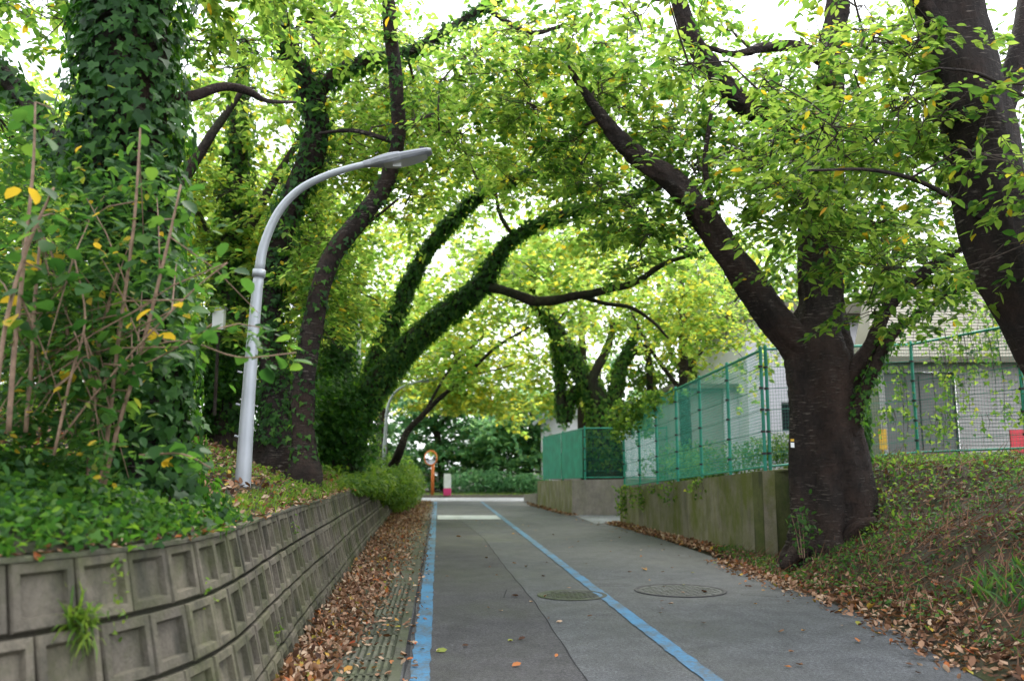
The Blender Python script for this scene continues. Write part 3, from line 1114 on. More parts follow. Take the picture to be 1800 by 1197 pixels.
creeper('climbing_vine', 'thin creepers trailing down the face of the mossy concrete wall',
        [(3.02, 23.3, 1.05, .12, .8, 10), (3.25, 21.6, 1.1, .15, .75, 10), (3.55, 19.2, 1.2, .15, .5, 6), (3.75, 17.3, 1.3, .1, .45, 4), (3.35, 20.6, 1.1, .2, .25, 8)], 40, .065, 'leaf_cherry', seed=6)

# ================================================================== BUILDINGS ON THE RIGHT
shed = empty('shed', (8.4, 20, 1.5), 'grey ribbed metal shed with an olive roof behind the mesh fence', 'shed')
mb = MB()
x0, x1, y0, z0, z1 = 8.62, 15.5, 20.0, 1.45, 4.15
k = 0
rib = .085
z = z0
vs, fs = [], []
nz = int((z1 - z0) / rib)
for i in range(nz):          # horizontal lap boards, real laps
    za, zb = z0 + i * rib, z0 + (i + 1) * rib
    if za < 3.72 and za > 1.4:
        segs = [(x0, 8.75), (10.42, x1)]
    else:
        segs = [(x0, x1)]
    for a, b in segs:
        n = len(vs)
        vs += [(a, y0 - .022, za), (b, y0 - .022, za), (b, y0, zb), (a, y0, zb), (a, y0, za), (b, y0, za)]
        fs += [(n, n + 1, n + 2, n + 3), (n, n + 4, n + 5, n + 1)]
mb.add(vs, fs)
mb.add([(x0, y0, z0), (x0, y0 + .9, z0), (x0, y0 + .9, z1), (x0, y0, z1)], [(0, 1, 2, 3)])
mb.build('siding', M['siding'], shed)
mb = MB()
mb.add([(8.75, 20.12, z0), (10.42, 20.12, z0), (10.42, 20.12, 3.74), (8.75, 20.12, 3.74), (8.75, 20.0, 3.74), (10.42, 20.0, 3.74), (8.75, 20, z0), (10.42, 20, z0)], [(0, 1, 2, 3), (3, 2, 5, 4), (0, 3, 4, 6), (1, 7, 5, 2)])
mb.build('doorway', M['shutter'], shed)
mb = MB()
for i in range(2):
    mb.box((8.77 + .41 + i * .83, 20.09, z0 + 1.12), (.78, .03, 2.2))
    door = mb.build('door', M['shutter'], shed)
    mb = MB()
mb = MB()
vs, fs = [], []
n = 26
for i in range(n):           # ribbed roof sloping away
    t0, t1 = i / n, (i + 1) / n
    ya, za = 19.6 + 3.6 * t0, 4.05 + 2.5 * t0
    yb, zb = 19.6 + 3.6 * t1, 4.05 + 2.5 * t1
    xa, xb = 8.3 + 1.6 * t0, 8.3 + 1.6 * t1
    m = len(vs)
    vs += [(xa, ya, za + .02), (16, ya, za + .02), (16, yb, zb), (xb, yb, zb), (xb, yb, zb + .02), (16, yb, zb + .02)]
    fs += [(m, m + 1, m + 2, m + 3), (m + 3, m + 2, m + 5, m + 4)]
mb.add(vs, fs)
mb.add([(8.3, 19.6, 4.07), (9.9, 23.2, 6.55), (9.9, 23.4, 6.5), (8.3, 20.8, 4.0)], [(0, 1, 2, 3)])
mb.box((12.15, 19.58, 4.0), (7.75, .05, .14))
mb.build('roof', M['roofing'], shed)

wbld = empty('white_building', (6.3, 26, 1.4), 'low white building with a brown eave seen behind the big cherry trunk', 'building')
mb = MB()
def wall_open(mb, xa, xb, y, za, zb, holes):
    """wall facing the camera with rectangular openings"""
    xs = sorted({xa, xb, *[h[0] for h in holes], *[h[1] for h in holes]})
    zs = sorted({za, zb, *[h[2] for h in holes], *[h[3] for h in holes]})
    for i in range(len(xs) - 1):
        for j in range(len(zs) - 1):
            cx, cz = (xs[i] + xs[i + 1]) / 2, (zs[j] + zs[j + 1]) / 2
            if any(h[0] < cx < h[1] and h[2] < cz < h[3] for h in holes):
                continue
            mb.add([(xs[i], y, zs[j]), (xs[i + 1], y, zs[j]), (xs[i + 1], y, zs[j + 1]), (xs[i], y, zs[j + 1])], [(0, 1, 2, 3)])
    for h in holes:
        mb.add([(h[0], y, h[2]), (h[1], y, h[2]), (h[1], y, h[3]), (h[0], y, h[3]), (h[0], y + .12, h[2]), (h[1], y + .12, h[2]), (h[1], y + .12, h[3]), (h[0], y + .12, h[3])],
               [(0, 1, 5, 4), (1, 2, 6, 5), (2, 3, 7, 6), (3, 0, 4, 7)])
wall_open(mb, 7.2, 12.4, 26, 1.0, 6.2, [(8.2, 9.2, 2.6, 3.5)])
mb.add([(7.2, 26, 1.0), (7.2, 33, 1.0), (7.2, 33, 6.2), (7.2, 26, 6.2)], [(0, 1, 2, 3)])
mb.build('wall', M['white_wall'], wbld)
mb = MB(); mb.add([(8.2, 26.1, 2.6), (9.2, 26.1, 2.6), (9.2, 26.1, 3.5), (8.2, 26.1, 3.5)], [(0, 1, 2, 3)])
wn = mb.build('window', M['dark_glass'], wbld)
mb = MB(); mb.box((8.7, 26.08, 3.05), (.04, .03, .9)); mb.box((8.7, 26.08, 2.63), (1.0, .03, .04)); mb.box((8.7, 26.08, 3.47), (1.0, .03, .04)); mb.build('frame', M['steel'], wn)
mb = MB(); mb.box((9.6, 28.5, 6.32), (6.0, 6.2, .22)); mb.box((9.6, 25.36, 6.3), (6.1, .06, .34)); mb.build('roof', M['roofing'], wbld)
gbld = empty('grey_annex', (4.9, 27.5, 1.4), 'plain grey annex wall with a white corner strip behind the long fence', 'building')
mb = MB(); mb.add([(5.2, 27.3, 1.0), (6.9, 27.3, 1.0), (6.9, 27.3, 4.0), (5.2, 27.3, 4.0), (5.2, 31, 1), (5.2, 31, 4.0)], [(0, 1, 2, 3), (4, 0, 3, 5)]); mb.build('wall', M['siding'], gbld)
mb = MB(); mb.box((6.98, 27.25, 2.5), (.45, .12, 3.1)); mb.build('corner_strip', M['white_wall'], gbld)
mb = MB(); mb.box((6.2, 29, 4.08), (2.3, 4.2, .14)); mb.build('roof', M['roofing'], gbld)
house = empty('house', (3.5, 44, 1), 'distant low house with a pale gable edge beyond the green sheeted fence', 'house')
mb = MB(); mb.add([(1.7, 50, 0), (9, 50, 0), (9, 50, 4.2), (3.4, 50, 5.6), (1.7, 50, 4.0), (1.7, 58, 0), (1.7, 58, 4.0)], [(0, 1, 2, 3, 4), (5, 0, 4, 6)]); mb.build('wall', M['white_wall'], house)
mb = MB(); mb.box((2.2, 49.6, 4.85), (2.6, .9, .18), ry=-math.radians(40)); mb.box((6.4, 49.6, 5.0), (6.3, .9, .18), ry=math.radians(14)); mb.build('roof', M['steel'], house)
mb = MB(); mb.box((3.2, 49.97, 1.9), (1.0, .05, 1.0)); mb.build('window', M['dark_glass'], house)
# yellow and red boards
yb = at(1552, 772, 19.4)
o = MB(); o.box(yb, (.17, .04, .46)); o.box(yb + [0, .04, -.4], (.04, .04, .6)); tag(o.build('sign_board', M['yellow']), 'small ochre yellow board behind the fence to the right of the big trunk', 'board')
yb = at(1797, 776, 15.2)
mb = MB(); mb.box(yb, (.42, .04, .42)); mb.box(yb + [-.15, .04, -.2], (.05, .05, .7)); mb.box(yb + [.15, .04, -.2], (.05, .05, .7)); tag(mb.build('sign_board', M['red']), 'red board behind the fence at the right edge', 'board')

# ================================================================== LAMPS, MIRROR, BOLLARD, CAR
def lamp(x, y, z, label, s=1.0):
    root = empty('street_lamp', (x, y, z), label, 'street lamp', 'street lamps on the left bank')
    b = np.array([x, y, z])
    # pole: straight then a curved arm to the road
    arc = [(0, -.1), (0, .0), (.025, 1.2), (.07, 2.2), (.12, 2.55), (.25, 2.88), (.46, 3.13), (.74, 3.29), (1.03, 3.39), (1.28, 3.45)]
    Q = smooth([(x + a * s, y, z + h * s, r) for (a, h), r in zip(arc, (.084, .082, .066, .055, .049, .045, .042, .039, .036, .033))], 5)
    mb = MB()
    mb.tube(Q[:16, :3], list(Q[:16, 3]), 20)
    mb.build('pole', M['steel'], root, True)
    mb = MB()
    mb.tube(Q[15:, :3], list(Q[15:, 3]), 18)
    mb.build('arm', M['steel'], root, True)
    mb = MB()
    mb.tube([b + [.067, 0, 2.16], b + [.072, 0, 2.24]], .07, 20)
    mb.build('collar', M['steel'], root, True)
    mb = MB()
    for h in (.45, .78, 1.12):
        mb.tube([b + [-.05, -.06, h], b + [-.085, -.08, h + .01]], .012, 6)
    mb.build('step_bolt', M['lamp_grey'], root)['kind'] = 'stuff'
    # head: flattened tapering housing, tilted up
    d = np.array([.975, 0, .2]); d /= np.linalg.norm(d)
    u = np.array([-d[2], 0, d[0]]); sd_ = np.array([0, 1., 0])
    c0 = b + np.array([1.17, 0, 3.425])
    mb = MB()
    secs = [(0, .042, .036, -.032), (.08, .05, .042, -.04), (.17, .10, .05, -.055), (.28, .12, .058, -.06), (.40, .125, .05, -.052), (.42, .12, .036, -.045), (.60, .115, .034, -.038), (.72, .10, .03, -.03), (.76, .07, .02, -.022)]
    ring = 12
    vs = []
    for t, wdt, up, dn in secs:
        for k in range(ring):
            a = 2 * math.pi * k / ring
            vs.append(c0 + d * t + sd_ * (wdt * math.copysign(abs(math.cos(a)) ** .7, math.cos(a))) + u * ((up if math.sin(a) > 0 else -dn) * math.copysign(abs(math.sin(a)) ** .7, math.sin(a))))
    fs = [(i * ring + k, i * ring + (k + 1) % ring, (i + 1) * ring + (k + 1) % ring, (i + 1) * ring + k) for i in range(len(secs) - 1) for k in range(ring)]
    fs += [tuple(range(ring))[::-1], tuple((len(secs) - 1) * ring + k for k in range(ring))]
    mb.add(vs, fs)
    hd = mb.build('lamp_head', M['lamp_grey'], root, False)
    mb = MB()
    vs = []
    for t, wdt, dn in ((.22, .08, -.058), (.34, .115, -.074), (.5, .12, -.070), (.64, .10, -.060), (.70, .07, -.05)):
        for q in (-1, 1):
            vs.append(c0 + d * t + sd_ * wdt * q + u * dn)
    mb.add(vs, [(2 * i, 2 * i + 1, 2 * i + 3, 2 * i + 2) for i in range(4)])
    mb.build('lens', M['glass_pale'], hd)
    mb = MB()
    mb.box(c0 + d * .36 - u * .08, (.09, .06, .05))
    mb.build('sensor', M['glass_pale'], hd)
    mb = MB()
    mb.box(c0 + d * .66 + u * .055, (.05, .05, .03))
    mb.build('latch', M['black'], hd)
    return root


lamp(-2.80, 9.0, 1.38, 'grey metal street lamp with curved arm nearest on the left bank')
lamp(-4.62, 31.0, 1.2, 'small distant street lamp with curved arm behind the ivy covered trunk')

mr = empty('traffic_mirror', (-4.24, 46.2, .1), 'round orange framed convex traffic mirror on an orange pole at the far junction', 'traffic mirror')
mb = MB(); mb.tube([(-4.24, 46.2, .05), (-4.24, 46.2, 2.4)], .085, 10); mb.build('pole', M['orange'], mr, True)
mb = MB()
n = 24
cx, cyy, cz = -4.34, 46.02, 2.05
vs = []
for rad, off in ((.30, -.06), (.36, -.03), (.36, .04), (.2, .1)):
    vs += [(cx + rad * math.cos(a * 2 * math.pi / n), cyy + off, cz + .02 + rad * 1.15 * math.sin(a * 2 * math.pi / n)) for a in range(n)]
mb.add(vs, [(i * n + k, i * n + (k + 1) % n, (i + 1) * n + (k + 1) % n, (i + 1) * n + k) for i in range(3) for k in range(n)] + [tuple(3 * n + k for k in range(n))])
mb.build('mirror_frame', M['orange'], mr)
mb = MB()
vs = [(cx, cyy - .13, cz + .02)]
for j in range(1, 5):
    rad = .305 * j / 4
    vs += [(cx + rad * math.cos(a * 2 * math.pi / n), cyy - .13 + .075 * (j / 4) ** 2, cz + .02 + rad * 1.15 * math.sin(a * 2 * math.pi / n)) for a in range(n)]
mb.add(vs, [(0, 1 + k, 1 + (k + 1) % n) for k in range(n)] + [(1 + j * n + k, 1 + j * n + (k + 1) % n, 1 + (j + 1) * n + (k + 1) % n, 1 + (j + 1) * n + k) for j in range(3) for k in range(n)])
mb.build('mirror_face', M['mirror'], mr, True)

bo = empty('bollard', (-3.42, 45.8, .08), 'white square post with a bright pink base beside the traffic mirror', 'bollard')
mb = MB(); mb.box((-3.42, 45.8, .84), (.36, .3, .72)); mb.box((-3.42, 45.8, 1.215), (.32, .26, .03)); mb.build('upper_box', M['white'], bo)
mb = MB(); mb.box((-3.42, 45.8, .28), (.38, .32, .38)); mb.build('base', M['pink'], bo)

CX, CY = -6.1, 54.0
car = empty('parked_car', (CX, CY, .2), 'white car parked beyond the junction behind the traffic mirror', 'car')
mb = MB()
prof = [(-2.0, .25), (2.0, .25), (2.05, .75), (1.3, .95), (.75, 1.42), (-1.1, 1.45), (-1.85, .98), (-2.05, .85)]
for wd0, wd1 in ((-.82, .82),):
    vs = [(CX + a, CY + wd0 + (.12 if b > 1 else 0), .15 + b) for a, b in prof] + [(CX + a, CY + wd1 - (.12 if b > 1 else 0), .15 + b) for a, b in prof]
    m = len(prof)
    mb.add(vs, [tuple(range(m)), tuple(range(m, 2 * m))[::-1]] + [(i, m + i, m + (i + 1) % m, (i + 1) % m) for i in range(m)])
mb.build('body', M['white'], car)
for a, b, c, d in ((1.1, .7, -.05, 1.0), (-.15, 1.0, -1.45, .9)):
    mb = MB()
    mb.add([(CX + a, CY - .84, .15 + .97), (CX + c, CY - .84, .15 + .97), (CX + (c if c > -1 else -1.1), CY - .74, .15 + 1.37), (CX + (.7 if a > .5 else a), CY - .74, .15 + 1.37)], [(0, 1, 2, 3)])
    mb.build('window', M['dark_glass'], car)
for a in (-1.25, 1.25):
    mb = MB(); mb.tube([(CX + a, CY - .84, .45), (CX + a, CY - .6, .45)], .31, 16); wh = mb.build('wheel', M['rubber'], car)
    mb = MB(); mb.tube([(CX + a, CY - .855, .45), (CX + a, CY - .84, .45)], .19, 12); mb.build('rim', M['steel'], wh)

# thin pale pole behind the left trees
up = empty('utility_pole', (-4.6, 25.5, 1.5), 'slim pale pole standing among the ivy behind the forked left trees', 'pole')
mb = MB(); mb.tube([(-4.62, 25.5, 1.3), (-4.62, 25.5, 6.2)], .06, 10); mb.build('shaft', M['steel'], up, True)
mb = MB(); mb.tube([(-4.62, 25.5, 4.6), (-4.62, 25.5, 4.75)], .085, 10); mb.build('band', M['lamp_grey'], up)
ub = empty('meter_box', at(385, 600, 15), 'small pale weathered box fixed among the ivy behind the first lamp', 'box')
c = at(385, 562, 15)
mb = MB(); mb.box(c, (.2, .12, .36)); mb.build('case', M['white'], ub)
mb = MB(); mb.box(c + [0, 0, .2], (.24, .16, .04)); mb.build('lid', M['steel'], ub)
mb = MB(); mb.tube([c + [0, 0, -.18], c + [0, .02, -1.7]], .03, 8); mb.build('post', M['bark_far'], ub)

# ================================================================== TREES
R = px_limb
# --- A: ivy column on the near left
lA = [R([(262, 955, 5.7, .48), (255, 880, 5.7, .32), (245, 700, 5.7, .26), (232, 450, 5.7, .26), (224, 200, 5.7, .27), (228, 0, 5.7, .26), (232, -250, 5.7, .24), (250, -600, 5.7, .2), (300, -1000, 5.8, .14)]),
      R([(300, 178, 5.8, .05), (350, 166, 5.9, .036), (395, 153, 6.0, .034), (435, 160, 6.1, .03), (470, 178, 6.3, .018), (520, 180, 6.6, .01)]),
      R([(150, 330, 5.8, .08), (60, 200, 6.2, .07), (-60, 60, 6.6, .05), (-200, -50, 7, .03)])]
tree('ivy_covered_tree', 'thick near tree trunk wholly wrapped in dark ivy above the block wall', lA,
     [(-2.9, 6.6, 5.6, 1.7, 1.4, .9, 14), (-5.6, 7.4, 4.6, 2.2, 1.6, 1.9, 26), (-4.6, 8.2, 3.4, 1.3, .8, 1.3, 10)],
     size=.095, per=330, flare=.25, seed=2, spread=.62,
     ivy=[([0], 16000, .16, .074, 0.0), ([2], 900, .1, .08, .1)], fan=9, test=lambda p: not (p[1] < 5.9 and -3 < p[0] < -1.3))

# --- B and C: two dark trunks behind the lamp
lC = [R([(492, 812, 14, .46), (490, 770, 14.1, .36), (486, 720, 14.2, .27), (478, 620, 14.3, .21), (475, 520, 14.3, .2), (490, 420, 14.2, .2), (520, 340, 14, .2), (550, 270, 13.8, .21), (555, 200, 13.6, .2), (530, 130, 13.4, .19), (498, 70, 13.2, .18), (478, 0, 13, .17), (462, -130, 12.8, .13), (470, -330, 12.5, .08)]),
      R([(548, 180, 13.6, .12), (590, 130, 13.6, .11), (650, 105, 13.7, .1), (720, 90, 13.8, .085), (790, 52, 13.9, .075), (850, 12, 14, .07), (900, -30, 14, .05), (960, -90, 14, .04)]),
      R([(850, 12, 14, .05), (885, 35, 14, .045), (930, 58, 14, .045), (975, 50, 14, .035), (1030, 30, 14, .02)]),
      R([(478, 560, 14.3, .1), (500, 430, 14.8, .09), (535, 330, 15.2, .08), (560, 100, 15.4, .08), (530, 0, 15.5, .07), (520, -150, 15.6, .05)])]
tree('cherry_tree', 'dark cherry trunk with flared base just behind the first lamp pole, bent top in ivy', lC,
     [(-3.6, 16.4, 8.2, 3.4, 2.0, 2.6, 40), (-.6, 16.2, 8.8, 3.2, 2.0, 1.6, 22), (1.6, 16.5, 9.6, 2.4, 1.5, 1.2, 12), (-5.0, 16.8, 5.4, 2.2, 1.6, 1.9, 24), (-3.0, 12.8, 8.6, 2.2, .5, .6, 5)],
     'leaf_bright', size=.15, per=230, flare=.15, seed=3, test=lambda p: (p[1] > 15.3 and not (p[0] > -3.7 and p[2] < 7.6)) or p[2] > 7.9, ivy=[([0, 1], 5200, .12, .085, .05)], tws=1)
lB = [R([(538, 835, 12.7, .26), (535, 800, 12.8, .19), (533, 730, 12.9, .165), (541, 620, 13, .165), (560, 520, 13, .15), (590, 440, 13, .15), (640, 378, 13, .14), (676, 325, 13, .13), (697, 260, 12.8, .11), (700, 190, 12.6, .11), (690, 90, 12.4, .105), (682, 0, 12.2, .1), (672, -130, 12, .07), (640, -330, 11.8, .04)]),
      R([(560, 520, 13, .05), (620, 420, 13.3, .03), (700, 350, 13.6, .02)]),
      R([(697, 250, 12.8, .04), (620, 230, 12.9, .035), (560, 235, 13, .02)])]
tree('cherry_tree', 'slender dark cherry trunk in an S-bend next to the first lamp pole', lB,
     [(-1.4, 14.0, 7.0, 2.2, 1.2, 1.4, 20), (-2.6, 14.6, 8.4, 2.8, 1.2, 1.6, 14), (-2.7, 14.4, 4.4, .9, .8, 1.5, 10), (-.3, 12.2, 7.6, 1.0, 1.4, .8, 6), (-2.0, 12.3, 4.1, .5, .5, .6, 3)],
     'leaf_bright', size=.135, per=220, flare=.12, seed=4, ivy=[([0], 900, .06, .075, .15)], tws=1,
     test=lambda p: p[2] > 3.0 and (p[1] > 13.5 or p[0] > -1.2 or p[2] < 4.8) and (p[0] < -3.1 or p[2] > 6.3))

# --- D: ivy-clad arching pair over the road
lD = [R([(598, 825, 20.3, .459), (604, 780, 20.3, .370), (625, 735, 20.2, .340), (655, 685, 20, .296), (690, 640, 19.8, .266), (728, 598, 19.5, .244), (785, 548, 19, .207), (845, 500, 18.5, .178), (872, 455, 18.3, .133), (905, 415, 18, .096), (985, 378, 17.6, .081), (1060, 362, 17.2, .074), (1125, 338, 16.8, .059), (1200, 300, 16.4, .037)]),
      R([(632, 735, 20.3, .266), (660, 640, 20.3, .200), (690, 565, 20.3, .178), (722, 490, 20.2, .155), (757, 430, 20, .141), (792, 388, 19.8, .133), (840, 345, 19.5, .111), (900, 315, 19, .089), (970, 292, 18.6, .074), (1050, 262, 18, .044)]),
      R([(862, 505, 18.4, .104), (900, 515, 18.2, .104), (945, 530, 18, .111), (1005, 522, 17.6, .089), (1065, 510, 17.2, .081), (1120, 495, 17, .067), (1165, 465, 16.6, .052), (1225, 445, 16.2, .030)]),
      R([(1010, 516, 17.6, .052), (1060, 533, 17.6, .044), (1110, 541, 17.6, .041), (1150, 568, 17.6, .033), (1175, 595, 17.7, .022)]),
      R([(600, 835, 20.5, .296), (590, 740, 21, .259), (600, 640, 21.5, .185), (580, 520, 22, .148), (560, 380, 22, .111), (570, 200, 22, .074)]),
      R([(905, 418, 18, .052), (880, 380, 18, .044), (870, 330, 18, .030)])]
tree('ivy_covered_tree', 'forked tree wrapped in ivy that arches over the road from the left bank', lD,
     [(-1.2, 21.5, 9.4, 3.4, 2.4, 2.4, 28), (1.6, 19.6, 8.6, 3.2, 1.8, 1.7, 28), (-4.3, 22.5, 8.0, 2.6, 2.0, 2.8, 28), (2.8, 17.2, 6.3, 1.8, 1.4, .8, 11), (-.4, 22.0, 6.4, 1.6, 1.5, .8, 7)],
     'leaf_bright', size=.18, per=150, flare=.2, seed=5, bark='bark_moss', spread=1.1, shape='rhomb',
     ivy=[([0, 1], 10000, .10, .10, .22), ([4], 6500, .4, .12, .1)], tws=0,
     test=lambda p: not (p[2] < 4.3 and p[0] > -3.4) and not (p[1] < 20.6 and p[0] < .2 and p[2] < 8.6))

# --- F: farther arching tree on the left
lF = [R([(672, 850, 31, .180), (700, 800, 28, .144), (715, 760, 28, .108), (745, 728, 28, .090), (775, 698, 28, .076), (820, 660, 27.5, .063), (870, 612, 27, .050), (930, 575, 27, .036)]),
      R([(745, 728, 28, .054), (790, 650, 29, .045), (850, 590, 30, .036)]),
      R([(820, 660, 27.5, .032), (870, 650, 27.5, .022), (905, 640, 27.5, .018)])]
tree('cherry_tree', 'dark leaning cherry on the left bank arching low over the far road', lF,
     [(-2.6, 28, 8.2, 4.2, 3, 2.4, 40), (.5, 28, 8.6, 2.8, 2.5, 1.6, 14), (-5.2, 27, 5.6, 1.8, 2.4, 1.6, 14), (-1.9, 27.5, 4.9, .9, 1.2, .4, 6)],
     'leaf_bright', size=.2, per=165, seed=6, spread=1.2, shape='rhomb', tws=0)

# --- G: the big cherry on the right
lG = [R([(1462, 1000, 12.9, .72), (1462, 955, 13, .62), (1463, 900, 13, .56), (1457, 820, 13, .52), (1450, 740, 13, .50), (1445, 670, 13, .51), (1440, 610, 13, .49), (1440, 560, 13, .38), (1442, 500, 13.1, .32), (1440, 400, 13.2, .28), (1442, 300, 13.2, .25), (1450, 200, 13.3, .23), (1462, 100, 13.3, .21), (1472, 0, 13.3, .18), (1485, -140, 13.3, .13), (1480, -350, 13.2, .08)]),
      R([(1440, 650, 13, .34), (1405, 608, 12.95, .28), (1360, 555, 12.9, .25), (1310, 490, 12.8, .23), (1268, 430, 12.7, .21), (1237, 380, 12.6, .2), (1200, 335, 12.5, .18), (1150, 295, 12.4, .16), (1105, 262, 12.3, .14), (1072, 225, 12.2, .11), (1040, 180, 12.1, .07), (1000, 120, 12, .04)]),
      R([(1440, 330, 13.2, .2), (1400, 255, 13, .19), (1350, 208, 12.8, .18), (1295, 172, 12.6, .16), (1242, 110, 12.5, .145), (1207, 45, 12.4, .13), (1187, -20, 12.3, .12), (1160, -130, 12.1, .08), (1120, -280, 12, .05)]),
      R([(1478, 690, 12.8, .2), (1505, 645, 12.6, .13), (1535, 600, 12.5, .1), (1560, 540, 12.4, .09), (1620, 482, 12.2, .08), (1700, 430, 12, .055), (1760, 400, 11.8, .03)]),
      R([(1490, 760, 12.6, .13), (1515, 700, 12.5, .09), (1545, 630, 12.4, .08), (1568, 588, 12.3, .07), (1610, 555, 12.2, .045), (1680, 510, 12, .03)]),
      R([(1455, 110, 13.3, .12), (1400, 82, 13.2, .09), (1340, 85, 13, .08), (1290, 95, 12.8, .05), (1230, 80, 12.6, .03)]),
      R([(1445, 420, 13.2, .12), (1500, 398, 13.2, .1), (1550, 402, 13.1, .075), (1568, 408, 13, .06)]),
      R([(1268, 430, 12.7, .06), (1240, 300, 12.3, .04), (1250, 200, 12, .03)]),
      R([(1415, 610, 12.8, .05), (1420, 520, 12.7, .04), (1405, 420, 12.6, .035), (1420, 330, 12.6, .03)])]
rG, QG = tree('cherry_tree', 'massive old cherry tree with dark ringed bark at the end of the mossy concrete wall', lG,
     [(3.0, 12.8, 7.0, 3.0, 1.8, 1.6, 42), (3.6, 10.2, 5.2, .9, .8, .9, 13), (4.5, 10.9, 4.7, 1.0, .8, 1.3, 13), (5.0, 13.8, 8.0, 3.2, 2.0, 1.6, 32), (.9, 12.4, 7.7, 2.4, 1.6, 1.0, 9), (6.4, 12.2, 5.9, 1.6, 1.2, 1.3, 15), (1.9, 12.6, 5.0, .8, 1.0, .7, 7), (6.4, 12.6, 4.5, 1.3, .7, .45, 8)],
     size=.135, per=175, test=lambda p: not (p[2] > 6.0 and p[1] < 12.6 and 1.4 < p[0] < 4.6), flare=.34, seed=7, sides=64, rough=.075, per_seg=9, spread=.75,
     ivy=[([4], 500, .1, .07, .1)], fan=9)
# ivy patch on the right flank of the big trunk
cc = R([(1505, 860, 13.3, .16), (1508, 760, 13.3, .15), (1500, 690, 13.2, .12)])
ivy_on('ivy', [smooth(cc, 4)], rG, 1600, .1, .07)
# surface roots
for k, (a, b) in enumerate([((1430, 960), (1375, 985)), ((1480, 960), (1540, 900)), ((1440, 985), (1400, 1015)), ((1470, 985), (1440, 1020))]):
    Q = smooth([tuple(at(a[0], a[1], 12.6)) + (.16,), tuple((at(a[0], a[1], 12.5) + at(b[0], b[1], 12.3)) / 2 + [0, 0, .02]) + (.12,), tuple(at(b[0], b[1], 12.3) + [0, 0, -.1]) + (.05,)], 4)
    link('root', limb_mesh('root', Q, 10, .12, 0, 70 + k), rG, M['bark'])
mb = MB(); tp = at(1393, 782, 12.55); mb.box(tp, (.05, .012, .07)); tgo = mb.build('tree_tag', M['white'], rG)
mb = MB(); mb.box(tp + [0, 0, .07], (.05, .012, .035)); mb.build('tree_tag', M['yellow'], rG)

# --- H: leaning trunk at the right edge
lH = [R([(2010, 1010, 8.9, .6), (1970, 900, 8.8, .45), (1900, 700, 8.6, .38), (1815, 545, 8.4, .33), (1762, 440, 8.3, .32), (1738, 330, 8.2, .33), (1720, 230, 8.1, .33), (1700, 150, 8, .32), (1678, 60, 8, .3), (1660, -40, 8, .29), (1640, -160, 7.9, .25), (1600, -400, 7.8, .16), (1540, -700, 7.6, .08)]),
      R([(1722, 240, 8.1, .2), (1765, 170, 8.1, .14), (1795, 90, 8.1, .12), (1812, 0, 8.2, .12), (1850, -150, 8.3, .09)]),
      R([(1680, 100, 8, .1), (1560, -80, 7.6, .08), (1420, -260, 7.3, .06), (1250, -420, 7, .04)]),
      R([(1745, 400, 8.2, .03), (1640, 330, 7.6, .022), (1540, 300, 7.2, .016), (1420, 300, 6.8, .01)]),
      R([(1800, 170, 7.6, .02), (1720, 130, 7.2, .014), (1650, 120, 7, .01)])]
tree('cherry_tree', 'huge dark trunk leaning in from the right edge above the leafy bank', lH,
     [(3.8, 7.9, 5.0, 1.4, 1.0, .9, 17), (5.4, 9.4, 6.4, 2.2, 1.2, 1.4, 22), (2.6, 8.0, 6.0, 1.6, 1.2, .7, 11), (4.6, 7.2, 4.2, .9, .5, .6, 5), (4.9, 7.3, 3.5, .7, .3, .4, 3)],
     size=.115, per=130, flare=.1, seed=8, sides=28, rough=.045, spread=.55, fan=8,
     test=lambda p: not (p[1] < 8.3 and p[2] < 1.5 + .155 * p[1] and p[0] > .47 * p[1]) or p[2] > 3.3)

# --- I: ivy tree behind the far fence
lI = [R([(1062, 850, 31, .85), (1060, 790, 31, .62), (1058, 745, 31, .5), (1045, 690, 31, .36), (1018, 650, 31, .3), (990, 600, 30.8, .26), (962, 560, 30.5, .22), (940, 530, 30.3, .16), (930, 480, 30, .1)]),
      R([(1058, 745, 31, .34), (1040, 690, 31.3, .26), (1010, 690, 31.5, .2), (990, 740, 31.6, .2), (985, 660, 31.6, .2), (975, 600, 31.6, .15)]),
      R([(1050, 710, 30.8, .22), (1042, 665, 30.6, .18), (1062, 625, 30.5, .16), (1074, 590, 30.4, .12), (1078, 560, 30.3, .08)]),
      R([(1065, 760, 31, .3), (1080, 700, 31.2, .26), (1088, 650, 31.3, .2), (1110, 605, 31.3, .15), (1120, 570, 31.4, .08)]),
      R([(1080, 720, 31.2, .15), (1100, 640, 32, .12), (1135, 610, 32, .12), (1142, 680, 32, .12), (1140, 760, 32, .12)])]
tree('ivy_covered_tree', 'many-stemmed ivy covered tree behind the short fence at the side entrance', lI,
     [(1.6, 30.5, 9.6, 4.2, 3, 2.6, 34), (5.4, 30, 8.3, 3.6, 2.6, 2.2, 26), (-.6, 31, 8.6, 1.8, 2.0, 1.6, 8)],
     'leaf_bright', size=.2, per=170, flare=.1, seed=9, bark='bark_moss', spread=1.25, shape='rhomb', tws=0,
     ivy=[([0, 1, 3], 6500, .1, .13, .3)], test=lambda p: p[2] > 5.6 or p[0] > 4)

